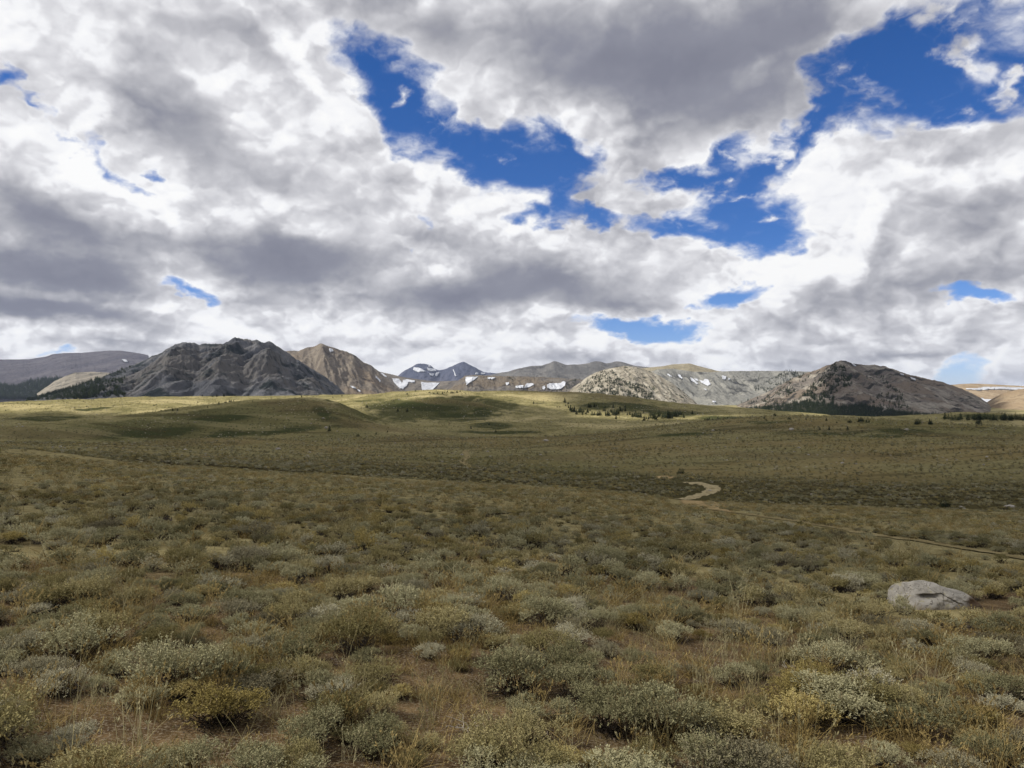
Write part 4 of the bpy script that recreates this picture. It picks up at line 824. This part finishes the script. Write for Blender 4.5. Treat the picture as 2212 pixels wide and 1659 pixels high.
i1 = rs.choice(6, len(x), p=[.28, .2, .16, .10, .22, .04]); s1 = rs.uniform(.6, 1.25, len(x))
x2, y2 = sector(15, 95, .62, .62, .74); k = (fbm(x2 / 5, y2 / 5, 4, 760) + .3 * rs.normal(size=len(x2)) > -.05); x2, y2 = x2[k], y2[k]; i2 = rs.choice([6, 7], len(x2)); s2 = rs.uniform(.8, 1.5, len(x2))
x = np.r_[x, x2]; y = np.r_[y, y2]; zz = gz(x, y); k = ~((np.abs(x - BOX) < .95) & (np.abs(y - BOY - .3) < .42)) & clear_of_tracks(x, y, zz); s = np.r_[s1, s2]; ii = np.r_[i1, i2]
x, y, zz, s, ii = x[k], y[k], zz[k], s[k], ii[k]
scatter('dry_grass', np.stack([x, y, zz - .01], -1), np.stack([s, s, s * rs.uniform(.8, 1.2, len(s))], -1), rs.rand(len(x)) * 6.28, ii, GP, 'golden and straw coloured grass between the bushes', tilt=rs.normal(size=(len(x), 2)) * .12)
# --- twigs and pebbles on the bare soil
def pebble(seed):
    bm = bmesh.new(); bmesh.ops.create_icosphere(bm, subdivisions=2, radius=.5); r_ = np.random.RandomState(seed); pl = [(norm(r_.normal(size=3)), r_.uniform(.28, .42)) for _ in range(9)]
    for v in bm.verts:
        c = np.array(v.co)
        for n_, d_ in pl:
            q = c @ n_
            if q > d_: c = c - n_ * (q - d_)
        v.co = Vector(c * [1, .75, .6])
    me = bpy.data.meshes.new('stone'); bm.to_mesh(me); bm.free(); return bpy.data.objects.new('stone', me)
def rock_mat(name, a, b, c, sc):
    m, g, bs = mat_new(name, .9); tc_ = g.node('ShaderNodeTexCoord').outputs['Object']; oi = g.node('ShaderNodeObjectInfo')
    q = g.vm('ADD', tc_, g.comb(g.m('MULTIPLY', oi.outputs['Random'], 30.0), 0, 0))
    c_ = g.ramp(g.noise(q, sc, 7, .7), [(.3, a), (.5, b), (.7, c)]); g.put(bs.inputs['Base Color'], c_)
    bp = g.node('ShaderNodeBump'); bp.inputs['Strength'].default_value = .6; bp.inputs['Distance'].default_value = .05; g.put(bp.inputs['Height'], g.noise(q, sc * 2, 7, .7)); g.put(bs.inputs['Normal'], bp.outputs[0]); return m
STONEM = rock_mat('pale_fieldstone', (.20, .18, .15), (.34, .31, .27), (.46, .43, .38), 3); PEBM = rock_mat('brown_pebble', (.08, .06, .045), (.17, .13, .10), (.28, .23, .18), 2)
PB = [pebble(40 + i) for i in range(4)]; RK_ = [pebble(60 + i) for i in range(5)]
for p in PB: p.data.materials.append(PEBM)
for p in RK_: p.data.materials.append(STONEM)
tw = []
for i in range(3):
    r_ = np.random.RandomState(80 + i); p = np.stack([np.linspace(-.5, .5, 5), r_.normal(size=5) * .05, np.abs(r_.normal(size=5)) * .02], -1)[None]; v, q = tubes(p, [.018]); tw.append(mesh_np('twig', v, None, q, mat=[DEADW, TWIG, DEADW][i], link=False))
x, y = sector(3.4, 13, .10, .55, .70); n = len(x); ii = rs.choice(7, n, p=[.19, .19, .19, .18, .08, .09, .08]); s = np.where(ii < 4, rs.lognormal(-4.1, .4, n), rs.uniform(.04, .16, n))
scatter('soil_litter', np.stack([x, y, gz(x, y) + .002], -1), np.stack([s, s, s], -1), rs.rand(n) * 6.28, ii, PB + tw, 'small stones and broken twigs lying on the bare soil')
# --- stones over the hills
x, y = sector(250, 1090, 9.0, .8, .62); cl = fbm(x / 90, y / 60, 4, 770); k = cl + .28 * rs.normal(size=len(x)) > .30; x, y = x[k], y[k]
px_, py_ = z2(900, 560); M2x, M2y, _ = on_ground([px_ + 20 * i for i in range(8)] * 3, [862] * 8 + [872] * 8 + [880] * 8)
ex = np.concatenate([M2x, M2x]) + rs.normal(size=48) * 16; ey = np.concatenate([M2y, M2y]) + rs.normal(size=48) * 16
gxs, gys, _ = on_ground(rs.uniform(1240, 1560, 150), rs.uniform(876, 900, 150))
x = np.r_[x, ex, gxs]; y = np.r_[y, ey, gys]; n = len(x); s = rs.lognormal(-.25, .38, n)
scatter('scattered_stones', np.stack([x, y, gz(x, y) + s * .12], -1), np.stack([s * 1.2, s, s * .9], -1), rs.rand(n) * 6.28, rs.randint(0, 5, n), RK_, 'pale stones strewn over the hillsides')
ROCKS = [((2180,1099),26,'longest pale stone at the edge of the plain, by the right border'),((2196,1102),12,'stone just right of the longest pale one at the plain edge'),((2076,1096),9,'round pale stone right of the dark pine bush at the plain edge'),((2082,1100),9,'pale stone beside the round one at the plain edge'),
 ((1856,1088),10,'pale stone on the plain edge, right of the other two there'),((1831,1090),8,'small pale stone halfway along the plain edge'),((1600,1077),8,'pale stone by the bend of the dirt road'),((2106,1192),22,'flat lichen covered rock half buried among the far bushes'),
 ((1474,1059),8,'small stone left of the dirt road bend'),(z2(572,775),9,'largest pale rock in the dark gully of the left hill'),(z2(548,700),7,'pale rock higher up in the dark gully of the left hill'),(z1(480,1028),9,'pale rock at the foot of the left hill, right of another'),(z1(418,1032),6,'pale rock at the foot of the left hill, left of another'),
 (z2(190,945),12,'pale rock lying on the flat below the left hill'),(z4(370,792),14,'broad pale stone left of three dark pines'),(z4(1280,793),12,'broad pale stone right of three dark pines'),(z4(775,1055),9,'lone pale stone on the brown flat to the right'),(z3(300,880),11,'pale stone in the middle of the flat under the grove')]
for i, (p, w, lab) in enumerate(ROCKS):
    X, Y, Z = [float(v[0]) for v in on_ground([p[0]], [p[1]], rmin=40)]; o = bpy.data.objects.new('rock', RK_[i % 5].data); COL.objects.link(o); s = w / FOC * Y * 1.15
    o.location = (X, Y, Z + s * .10); o.scale = (s, s * .8, s * .75); o.rotation_euler = (0, 0, rs.uniform(-.3, .3)); tag(o, lab, 'rock', 'pale stones lying on the land')
# ---------------------------------------------------------------- the big boulder
def boulder():
    prof = [(-.52,0),(-.50,.30),(-.445,.80),(-.40,.93),(-.33,1.0),(-.20,1.02),(-.10,.98),(0,.90),(.07,.78),(.18,.66),(.28,.60),(.34,.52),(.40,.38),(.47,.15),(.52,0)]
    nu, nv = 220, 120; u = np.linspace(-.52, .52, nu); h = np.interp(u, *zip(*prof)); ker = np.ones(7) / 7; h = np.convolve(np.pad(h, 3, 'edge'), ker, 'valid') * .335
    d = .26 * np.clip(1 - (np.abs(u) / .53) ** 3.0, 0, 1) ** .55 * (1.05 - .35 * (u + .5))
    th = np.linspace(-.12 * np.pi, 1.12 * np.pi, nv)
    U, T = np.meshgrid(u, th, indexing='ij'); c, s = np.cos(T), np.sin(T)
    Y = -np.sign(c) * np.abs(c) ** .72 * d[:, None]; Z = np.sign(s) * np.abs(s) ** .62 * h[:, None]; X = U + 0 * T
    X = X + .10 * Z * np.where(U < 0, 1, .4) - .02
    n1 = fbm(U * 6 + 3, Y * 6 + Z * 5, 5, 811, .5) + .8 * fbm(U * 5 + Z * 4, Z * 7 - Y * 3, 3, 841, .5, mode=1); n2 = fbm(U * 22, Z * 22 + Y * 9, 4, 821, .55)
    front = np.clip(-Y / .2, 0, 1)
    infl = 1 + .10 * n1 + .025 * n2; Y = Y * infl; Z = Z * (1 + .03 * n1 + .015 * n2)
    for nx_, ny_, nz_, dd_ in ((-.75,-.45,.48,.335),(-.25,-.80,.55,.245),(.30,-.78,.55,.275),(.10,-.55,.83,.30),(.62,-.60,.50,.385),(-.1,.4,.91,.33),(-.93,-.2,.3,.415)):
        ln = math.sqrt(nx_ ** 2 + ny_ ** 2 + nz_ ** 2); q_ = (X * nx_ + Y * ny_ + Z * nz_) / ln - dd_ * (1 + .05 * n1); q_ = np.maximum(q_, 0) * .85; X = X - q_ * nx_ / ln; Y = Y - q_ * ny_ / ln; Z = Z - q_ * nz_ / ln
    # overhang with a dark hollow under it, and the split running right
    hu, hz = (U + .17) / .115, (Z - .165 - .05 * (U + .17)) / .040
    Y = Y + front * .13 * np.exp(-(hu ** 2 + np.where(hz > 0, (hz * 1.6) ** 4, hz ** 2)))
    line = np.abs(Z - (.205 - .55 * np.clip(U + .02, 0, .2) - .10 * np.abs(U))) ; Y = Y + front * .032 * np.exp(-(line / .007) ** 2) * ((U > -.10) & (U < .22))
    l2 = np.abs(U + .13 + (Z - .25) * 1.3); Y = Y + front * .012 * np.exp(-(l2 / .006) ** 2) * (Z > .2)
    hu, hz = (U - .36) / .09, (Z - .07) / .07; Y = Y + front * .055 * np.exp(-(hu ** 2 + hz ** 2)) + front * .008 * fbm(U * 40, Z * 40, 3, 831) * (U > .2)
    hu = (U + .02) / .11; Y = Y + front * .03 * np.exp(-(hu ** 2 + ((Z - .08) / .06) ** 2))
    V = np.stack([X, Y, Z], -1)
    o = mesh_np('boulder', V.reshape(-1, 3), None, grid_quads(nu, nv), smooth=True)
    m, g, b = mat_new('weathered_granite', .85); P = g.node('ShaderNodeTexCoord').outputs['Object']
    n = g.noise(P, 6, 9, .7); c_ = g.ramp(n, [(.28, (.17, .158, .138)), (.5, (.31, .29, .255)), (.72, (.42, .395, .355))])
    c_ = g.mix(g.m('MULTIPLY', g.sstep(g.noise(P, 45, 4, .7), .60, .72), .6), c_, (.09, .08, .075, 1))
    cr_ = g.m('ABSOLUTE', g.m('SUBTRACT', g.noise(P, 4.5, 5, .6, .8), .5)); c_ = g.mix(g.m('MULTIPLY', g.sstep(cr_, .012, .003), .8), c_, (.05, .042, .035, 1))
    c_ = g.mix(g.m('MULTIPLY', g.sstep(g.noise(P, 14, 3, .5), .60, .66), .5), c_, (.30, .27, .14, 1))
    c_ = g.mix(g.m('MULTIPLY', g.sstep(g.noise(g.vm('MULTIPLY', P, (1, 1, .4)), 9, 5, .65), .56, .66), .55), c_, (.15, .14, .13, 1))
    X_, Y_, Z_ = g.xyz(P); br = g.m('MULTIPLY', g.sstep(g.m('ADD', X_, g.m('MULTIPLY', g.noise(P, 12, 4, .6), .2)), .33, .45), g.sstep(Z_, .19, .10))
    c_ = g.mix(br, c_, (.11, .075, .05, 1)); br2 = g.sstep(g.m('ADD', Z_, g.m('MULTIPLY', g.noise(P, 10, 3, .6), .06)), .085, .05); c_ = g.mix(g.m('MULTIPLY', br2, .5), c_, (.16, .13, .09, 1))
    g.put(b.inputs['Base Color'], c_); bp = g.node('ShaderNodeBump'); bp.inputs['Strength'].default_value = .8; bp.inputs['Distance'].default_value = .012
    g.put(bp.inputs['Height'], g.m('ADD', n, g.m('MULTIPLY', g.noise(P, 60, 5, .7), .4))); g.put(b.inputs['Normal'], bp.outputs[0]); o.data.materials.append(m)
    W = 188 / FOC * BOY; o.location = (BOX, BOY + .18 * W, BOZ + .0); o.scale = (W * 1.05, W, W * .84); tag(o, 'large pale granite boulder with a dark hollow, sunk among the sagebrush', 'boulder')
boulder()
# ---------------------------------------------------------------- pines
NEED = plant_material('pine_needles', [(.2, (.018, .026, .014)), (.55, (.035, .048, .025)), (.95, (.065, .080, .040))], trans=.1)
BARK = plant_material('pine_bark', [(.2, (.05, .04, .03)), (.6, (.10, .08, .06)), (.95, (.17, .14, .11))], trans=0)
def pine_arrays(seed, style, n=620):
    """unit height pine: foliage clumps on tiers of drooping boughs, tapering trunk"""
    r_ = np.random.RandomState(seed); t = 1 - np.sqrt(r_.rand(n)) * .93 if style != 1 else .08 + .90 * r_.rand(n) ** 1.1
    wmax = [.20, .30, .155, .24, .40][style]
    rad = wmax * ((1 - t) ** (.85 if style != 4 else .45)) * (1 + .30 * np.sin(t * 46 + seed) + .12 * r_.normal(size=n)); ph = r_.rand(n) * 6.283
    bough = (np.floor(ph / .75) + np.floor(t * 14)) ; rad *= .65 + .5 * ((np.sin(bough * 12.9898 + seed) * 43758.5) % 1)
    q = np.sqrt(r_.rand(n)); p = np.stack([np.cos(ph) * rad * q, np.sin(ph) * rad * q, np.clip(t + .03 - rad * .18 * q, .05, 1.02)], -1)
    if style == 4: p[:, 0] += np.where(p[:, 1] > 0, .10, -.08) * p[:, 2]
    d = norm(np.stack([np.cos(ph), np.sin(ph), r_.uniform(-.2, .7, n)], -1) + r_.normal(size=(n, 3)) * .35)
    f = leaves(p, d, .055 + .05 * (1 - t), .018 + .012 * (1 - t), r_)
    tr = tubes(np.array([[[0, 0, -.04], [.004, .003, .3], [-.004, 0, .65], [0, 0, .98]]]), [.024])
    return f, tr
PINES = []
for i, st in enumerate([0, 2, 1, 3, 4, 0, 2, 4]):
    f, tr = pine_arrays(1200 + i, st); PINES.append((mesh_np('crown', f[0], None, f[1], mat=NEED, link=False), mesh_np('trunk', tr[0], None, tr[1], mat=BARK, link=False)))
def tree_at(x, y, z, h, v, wide, label, group):
    e = bpy.data.objects.new('pine_tree', None); COL.objects.link(e); e.location = (x, y, z - .05 * h * .3); e.scale = (h * wide, h * wide, h); e.rotation_euler = (0, 0, rs.rand() * 6.28)
    tag(e, label, 'tree', group)
    for src in PINES[v]: c = src.copy(); COL.objects.link(c); c.parent = e
Z1 = [(45,740,12),(312,692,12),(588,720,12),(660,668,10),(630,656,8),(727,658,12),(741,656,10),(686,710,12),(700,714,9),(775,707,9),(800,708,9),(703,735,8),(1219,700,14),(1236,696,14),(1367,740,24),(1405,738,18),(1566,676,14),(1733,690,24),(1786,678,20),(1820,670,22),(1834,668,18),(1848,664,12),(1644,714,14),(2000,668,12)]
Z1b = [(1605,626,18),(1683,628,14),(1716,628,20),(1773,628,28),(1888,618,10),(1937,612,14),(2060,616,12)]
Z2b = [(290,506,34),(345,512,44),(362,514,34),(377,533,20),(415,510,22),(505,510,16)]
Z2c = [(625,538,10),(696,526,16),(905,522,10),(1213,510,16),(1277,486,14),(1274,516,8)]
Z2d = [(1390,498,14),(1425,508,14),(1455,505,18),(1493,506,20),(1507,498,14),(1532,492,16),(1560,500,18),(1573,500,18),(1608,496,20),(1632,492,20)]
Z2e = [(398,550,8),(598,803,44),(825,843,26),(893,613,26),(967,828,22),(1058,810,18),(1140,645,30),(1214,646,32),(1622,532,9),(1718,782,22),(1768,556,12),(1861,752,20),(1916,810,26)]
GR = [(204,585,24),(230,582,14),(390,612,12),(410,612,12),(450,575,36),(455,600,14),(478,585,18),(480,618,24),(495,640,50),(510,650,46),(525,650,50),(543,668,44),(560,650,18),(570,648,40),(578,655,48),(590,672,28),(600,650,24),(618,668,24),(632,655,36),(640,615,40),(650,640,16),(655,612,30),(668,675,34),(685,612,36),(688,672,28),(700,604,20),(708,678,34),(722,676,40),(735,676,30),(762,640,30),(768,618,18),(775,682,44),(790,678,40),(800,680,36),(812,645,20),(820,655,30),(834,618,30),(838,675,50),(850,670,44),(856,706,34),(860,672,44),(872,668,50),(886,620,20),(890,645,40),(905,645,26),(918,630,14),(928,612,18),(930,645,36),(945,675,24),(965,672,28),(985,688,34),(1000,684,32),(1012,686,44),(1025,690,36),(1040,692,48),(1052,690,40),(1075,655,20),(1078,718,44),(1095,705,24),(1112,708,28),(1120,650,16),(1128,700,30),(1135,680,40),(1150,705,44),(1160,704,50),(1172,710,44),(1185,695,24),(1197,690,60),(1222,702,34),(1240,688,40),(1255,700,60),(1268,702,70),(1282,702,64),(1295,700,56),(1310,685,50),(1325,688,56),(1340,686,50),(1355,670,30),(1366,672,36),(1392,696,34),(1460,668,34),(1503,662,14)]
GR2 = [(1560,712,16),(1580,712,22),(1595,708,20),(1620,710,14),(1662,706,22),(1710,704,20),(1740,704,18),(2030,700,16),(2112,682,26)]
Z4 = [(156,698,14),(237,682,24),(354,708,28),(487,710,20),(596,790,26),(647,718,26),(670,792,32),(730,735,14),(815,794,32),(822,732,22),(838,732,24),(905,728,36),(920,728,44),(935,728,34),(965,733,28),(985,733,24),(1228,790,14),(1360,748,44),(1375,745,50),(1390,725,20),(1465,750,50),(1480,748,40),(1835,745,30),(1850,750,50),(1865,748,44)]
def place(lst, zf, where, group, start=0, shapes=None):
    lst = sorted(lst); P = [zf(a, b) for a, b, _ in lst]; X, Y, Z = on_ground([p[0] for p in P], [p[1] for p in P], rmin=300)
    for i, (a, b, h) in enumerate(lst):
        hm = h * .2728 / FOC * Y[i] * 1.05; v = (i * 5 + start) % 8 if h > 16 else (i * 3 + start) % 8
        n = i + 1; w_ = words(n) if n < 31 else None
        if w_ is None:
            tens = {3: 'thirty', 4: 'forty', 5: 'fifty', 6: 'sixty', 7: 'seventy', 8: 'eighty', 9: 'ninety'}; tn = {30: 'thirtieth', 40: 'fortieth', 50: 'fiftieth', 60: 'sixtieth', 70: 'seventieth', 80: 'eightieth'}
            w_ = tn.get(n) or tens[n // 10] + '-' + words(n % 10)
        sz = 'tall' if h >= 44 else 'medium' if h >= 24 else 'small'
        tree_at(float(X[i]), float(Y[i]), float(Z[i]), float(hm), v, 1.15 if h < 40 else 1.0, f'{sz} dark pine, {w_} from left {where}', group)
place(Z1, z1, 'on the green slope of the left hills', 'pines dotted over the left slope')
place(Z1b, z1, 'along the crest below the craggy mountain', 'pines along the crest', 1)
place(Z2b, z2, 'in the clump below the craggy mountain foot', 'pines along the crest', 2)
place(Z2c, z2, 'on the crest below the snowy saddle', 'pines along the crest', 3)
place(Z2d, z2, 'in the row below the ochre scree and snow', 'pines along the crest', 4)
place(Z2e, z2, 'standing alone on the two dark mounds', 'pines on the middle mounds', 5)
place(GR, z3, 'in the grove below the granite dome', 'pines of the grove', 6)
place(GR2, z3, 'in the stony line right of the grove', 'pines right of the grove', 7)
place(Z4, z4, 'on the flat below the brown peak', 'pines below the brown peak', 2)
X, Y, Z = [float(v[0]) for v in on_ground([z3(1372,1136)[0]], [z3(1372,1136)[1]], rmin=200)]; tree_at(X, Y, Z, 46 * .2728 / FOC * Y, 4, 1.5, 'bushy lone pine on the flat beside the fence posts', 'lone pines on the flat')
X, Y, Z = [float(v[0]) for v in on_ground([2041], [1094], rmin=200)]; tree_at(X, Y, Z - .3, 2.8, 4, 1.2, 'low bushy pine at the plain edge near the pale stones', 'lone pines on the flat')
# --- forests too dense to count
FP = []
for i, st in enumerate([0, 2, 3, 1, 0]):
    f, tr = pine_arrays(1300 + i, st, 150); f = (f[0], f[1]); FP.append(mesh_np('forest_pine', np.concatenate([f[0], tr[0]]), None, np.concatenate([f[1], tr[1] + len(f[0])]), mat=NEED, link=False))
FL = []
def forest(key, poly, n, hm, dens=None, seed=0):
    r_ = np.random.RandomState(seed); P = np.array(poly, float); x0, y0 = P.min(0); x1, y1 = P.max(0); A = r_.uniform(x0, x1, n * 4); B = r_.uniform(y0, y1, n * 4)
    wx = A + 5 * fbm(A / 12, B / 8, 3, seed); wy = B + 2.5 * fbm(A / 12, B / 8, 3, seed + 4); ins = np.zeros(len(A), bool)
    for i in range(len(P)):
        (ax, ay), (bx_, by_) = P[i], P[(i + 1) % len(P)]; ins ^= ((ay > wy) != (by_ > wy)) & (wx < (bx_ - ax) * (wy - ay) / (by_ - ay + 1e-9) + ax)
    if dens is not None: ins &= (fbm(A / 16, B / 9, 4, seed + 8, .6) > dens)
    A, B = A[ins][:n], B[ins][:n]
    V = on_mountain(key, A, B) if key else np.stack(on_ground(A, B, rmin=500, rmax=1500), -1)
    FL.append((V, hm * r_.uniform(.6, 1.3, len(V))))
# dark belt left of the craggy mountain, thinning up its flank
forest('B', [z1(-60,668),(5,846),z1(150,560),z1(330,500),z1(470,490),z1(600,545),z1(720,500),z1(800,465),z1(810,560),z1(760,640),z1(-60,668)], 1300, 9, None, 901)
forest('B', [z1(560,545),z1(860,440),z1(1040,385),z1(990,470),z1(950,560),z1(1010,625),z1(560,640)], 520, 8, .02, 905)
forest('A', [z1(-200,560),z1(0,535),z1(150,550),z1(200,520),z1(340,482),z1(470,488),z1(600,540),z1(620,640),z1(-200,680)], 1800, 22, None, 911)
forest('I', [z4(-60,625),z4(150,612),z4(420,590),z4(560,575),z4(700,600),z4(760,612),z4(900,596),z4(1000,610),z4(1150,640),z4(1300,660),z4(1500,680),z4(1700,700),z4(1960,712),z4(1960,760),z4(-60,760)], 6500, 8, None, 921)
forest('I', [z4(200,590),z4(420,560),z4(560,400),z4(640,330),z4(720,260),z4(800,300),z4(880,400),z4(800,470),z4(720,500),z4(700,600),z4(300,600)], 1100, 7.5, .0, 931)
forest('I', [z4(980,540),z4(1060,500),z4(1220,500),z4(1280,600),z4(1350,650),z4(1000,600)], 90, 7, -.1, 935)
forest('I', [z4(1000,330),z4(1060,330),z4(1260,520),z4(1220,560)], 110, 7, -.1, 937)
forest('G', [z3(560,500),z3(640,380),z3(740,330),z3(830,320),z3(900,400),z3(1130,450),z3(1160,520),z3(1150,560),z3(900,555),z3(700,530)], 1300, 5.5, -.08, 941)
forest('H', [z3(1940,470),z3(2090,380),z3(2212,320),z3(2320,330),z3(2330,560),z3(2100,560),z3(2000,600),z3(1840,590),z3(1860,560),z3(2100,520)], 620, 9, -.02, 951)
forest('I', [z4(-20,600),z4(200,480),z4(330,400),z4(480,340),z4(560,330),z4(420,480),z4(300,560),z4(200,600)], 420, 7, .03, 957)
forest('H', [z3(1740,330),z3(2212,322),z3(2212,400),z3(1960,460),z3(1780,420)], 160, 6, .05, 955)
forest('F2', [z3(0,370),z3(60,375),z3(60,410),z3(20,410)], 30, 6, None, 961); forest('F2', [z3(480,400),z3(590,375),z3(560,410),z3(500,460),z3(440,490),z3(350,485)], 120, 6, None, 963)
forest('J2', [z4(1880,700),z4(2400,690),z4(2400,760),z4(1880,760)], 150, 7, None, 971)
FV = np.concatenate([f[0] for f in FL]); FH = np.concatenate([f[1] for f in FL])
# a treeline standing on the ground at the far right and far left
tx, ty, tz = on_ground(rs.uniform(2040, 2330, 130), rs.uniform(904.5, 909, 130), rmin=700, rmax=1500); FV = np.concatenate([FV, np.stack([tx, ty, tz], -1)]); FH = np.r_[FH, rs.uniform(2.5, 6.5, 130)]
n = len(FV); scatter('forest', FV - [0, 0, .4], np.stack([FH * 1.25, FH * 1.25, FH], -1), rs.rand(n) * 6.28, rs.randint(0, 5, n), FP, 'dark evergreen forest clinging to the mountain feet and flanks')
# ---------------------------------------------------------------- fence posts on the flat
def box(bm, x0, x1, y0, y1, z0, z1, bev=.01):
    g_ = bmesh.ops.create_cube(bm, size=1); bmesh.ops.scale(bm, vec=(x1 - x0, y1 - y0, z1 - z0), verts=g_['verts']); bmesh.ops.translate(bm, vec=((x0 + x1) / 2, (y0 + y1) / 2, (z0 + z1) / 2), verts=g_['verts'])
def bm_obj(name, bm, mat, parent=None):
    me = bpy.data.meshes.new(name); bm.to_mesh(me); bm.free(); me.materials.append(mat); o = bpy.data.objects.new(name, me); COL.objects.link(o); o.parent = parent; return o
FENW = dirt_material('grey_post_wood', [(.10, .08, .06), (.17, .14, .11), (.25, .21, .17)])
PF = [z3(992,1155), z3(1004,1150), z3(1030,1145), z3(1118,1160)]; X, Y, Z = on_ground([p[0] for p in PF], [p[1] for p in PF], rmin=200)
e = bpy.data.objects.new('fence', None); COL.objects.link(e); e.location = (X[0], Y[0], Z[0]); tag(e, 'old wooden fence of thin posts with one rail, left of the bushy lone pine', 'fence')
for i, hp in ((0, 34), (2, 24), (3, 28)):
    bm = bmesh.new(); h = hp * .2728 / FOC * Y[i]; dx_, dy_, dz_ = X[i] - X[0], Y[i] - Y[0], Z[i] - Z[0]; box(bm, dx_ - .11, dx_ + .11, dy_ - .11, dy_ + .11, dz_ - .3, dz_ + h); bmesh.ops.bevel(bm, geom=bm.edges[:], offset=.03, segments=1); bm_obj('post', bm, FENW, e)
bm = bmesh.new(); box(bm, 0, X[2] - X[0], -.05, .05, 1.25, 1.40); v_ = bm.verts[:]
for v in v_: v.co.y += (Y[2] - Y[0]) * v.co.x / (X[2] - X[0] + 1e-6); v.co.z += (Z[2] - Z[0]) * v.co.x / (X[2] - X[0] + 1e-6) 
bm_obj('rail', bm, FENW, e)
# ---------------------------------------------------------------- dead branches on the ground
def dead_branch(p, size, n, seed, label, up=.5, curl=.12):
    r_ = np.random.RandomState(seed); X, Y, Z = [float(v[0]) for v in on_ground([p[0]], [p[1]])]; k = 7; t = np.linspace(0, 1, k)
    paths = []
    for i in range(n):
        a = r_.rand() * 6.28; el_ = r_.uniform(.05, up); L = size * r_.uniform(.35, 1); d = np.array([math.cos(a), math.sin(a) * .6, el_]); b0 = r_.normal(size=3) * [.05, .05, .01] * size * 2
        pth = b0 + d * t[:, None] * L; pth[:, 0] += curl * L * np.sin(t * 3.1 + r_.rand() * 6) ; pth[:, 2] += curl * L * np.sin(t * 4) * .5; pth += r_.normal(size=(k, 3)) * .02 * size; pth[:, 2] = np.abs(pth[:, 2]) + .01; paths.append(pth)
    v, q = tubes(np.array(paths), r_.uniform(.006, .012, n) * size * 2.2); o = mesh_np('dead_branch', v, None, q, smooth=True, mat=DEADW); o.location = (X, Y, Z); tag(o, label, 'branch', 'bleached dead branches on the ground')
dead_branch((1009,1582), .22, 16, 1, 'bleached tangle of dead twigs on bare soil at the bottom centre', .8, .2)
dead_branch((1905,1520), .34, 5, 2, 'curved grey dead branches lying on bare soil below the boulder', .08, .3)
dead_branch((170,1495), .36, 4, 3, 'pale bent branch sticking out of the silvery bush on the left', 1.2, .25)
dead_branch((460,1545), .20, 4, 4, 'short bleached branch on the ground before the wide left bush', .3, .3)
dead_branch((1700,1445), .20, 5, 5, 'grey twig poking from the bushes right of centre', .9, .3)

# ---------------------------------------------------------------- thin air between here and the far ranges
hb = bmesh.new(); bmesh.ops.create_cube(hb, size=1)
for v in hb.verts: v.co = Vector((v.co.x * 62000, v.co.y * 62000, -75 if v.co.z < 0 else 560))
hm = bpy.data.meshes.new('haze'); hb.to_mesh(hm); hb.free(); ho = bpy.data.objects.new('haze', hm); COL.objects.link(ho); tag(ho, 'thin bluish air softening the far ranges', kind='stuff')
m_ = bpy.data.materials.new('thin_air'); m_.use_nodes = True; g_ = NG(m_.node_tree); g_.n.clear()
o_ = g_.node('ShaderNodeOutputMaterial'); v_ = g_.node('ShaderNodeVolumePrincipled'); v_.inputs['Color'].default_value = (.62, .74, 1, 1); v_.inputs['Density'].default_value = 2.2e-5; v_.inputs['Anisotropy'].default_value = .2
g_.l.new(v_.outputs[0], o_.inputs['Volume']); hm.materials.append(m_)
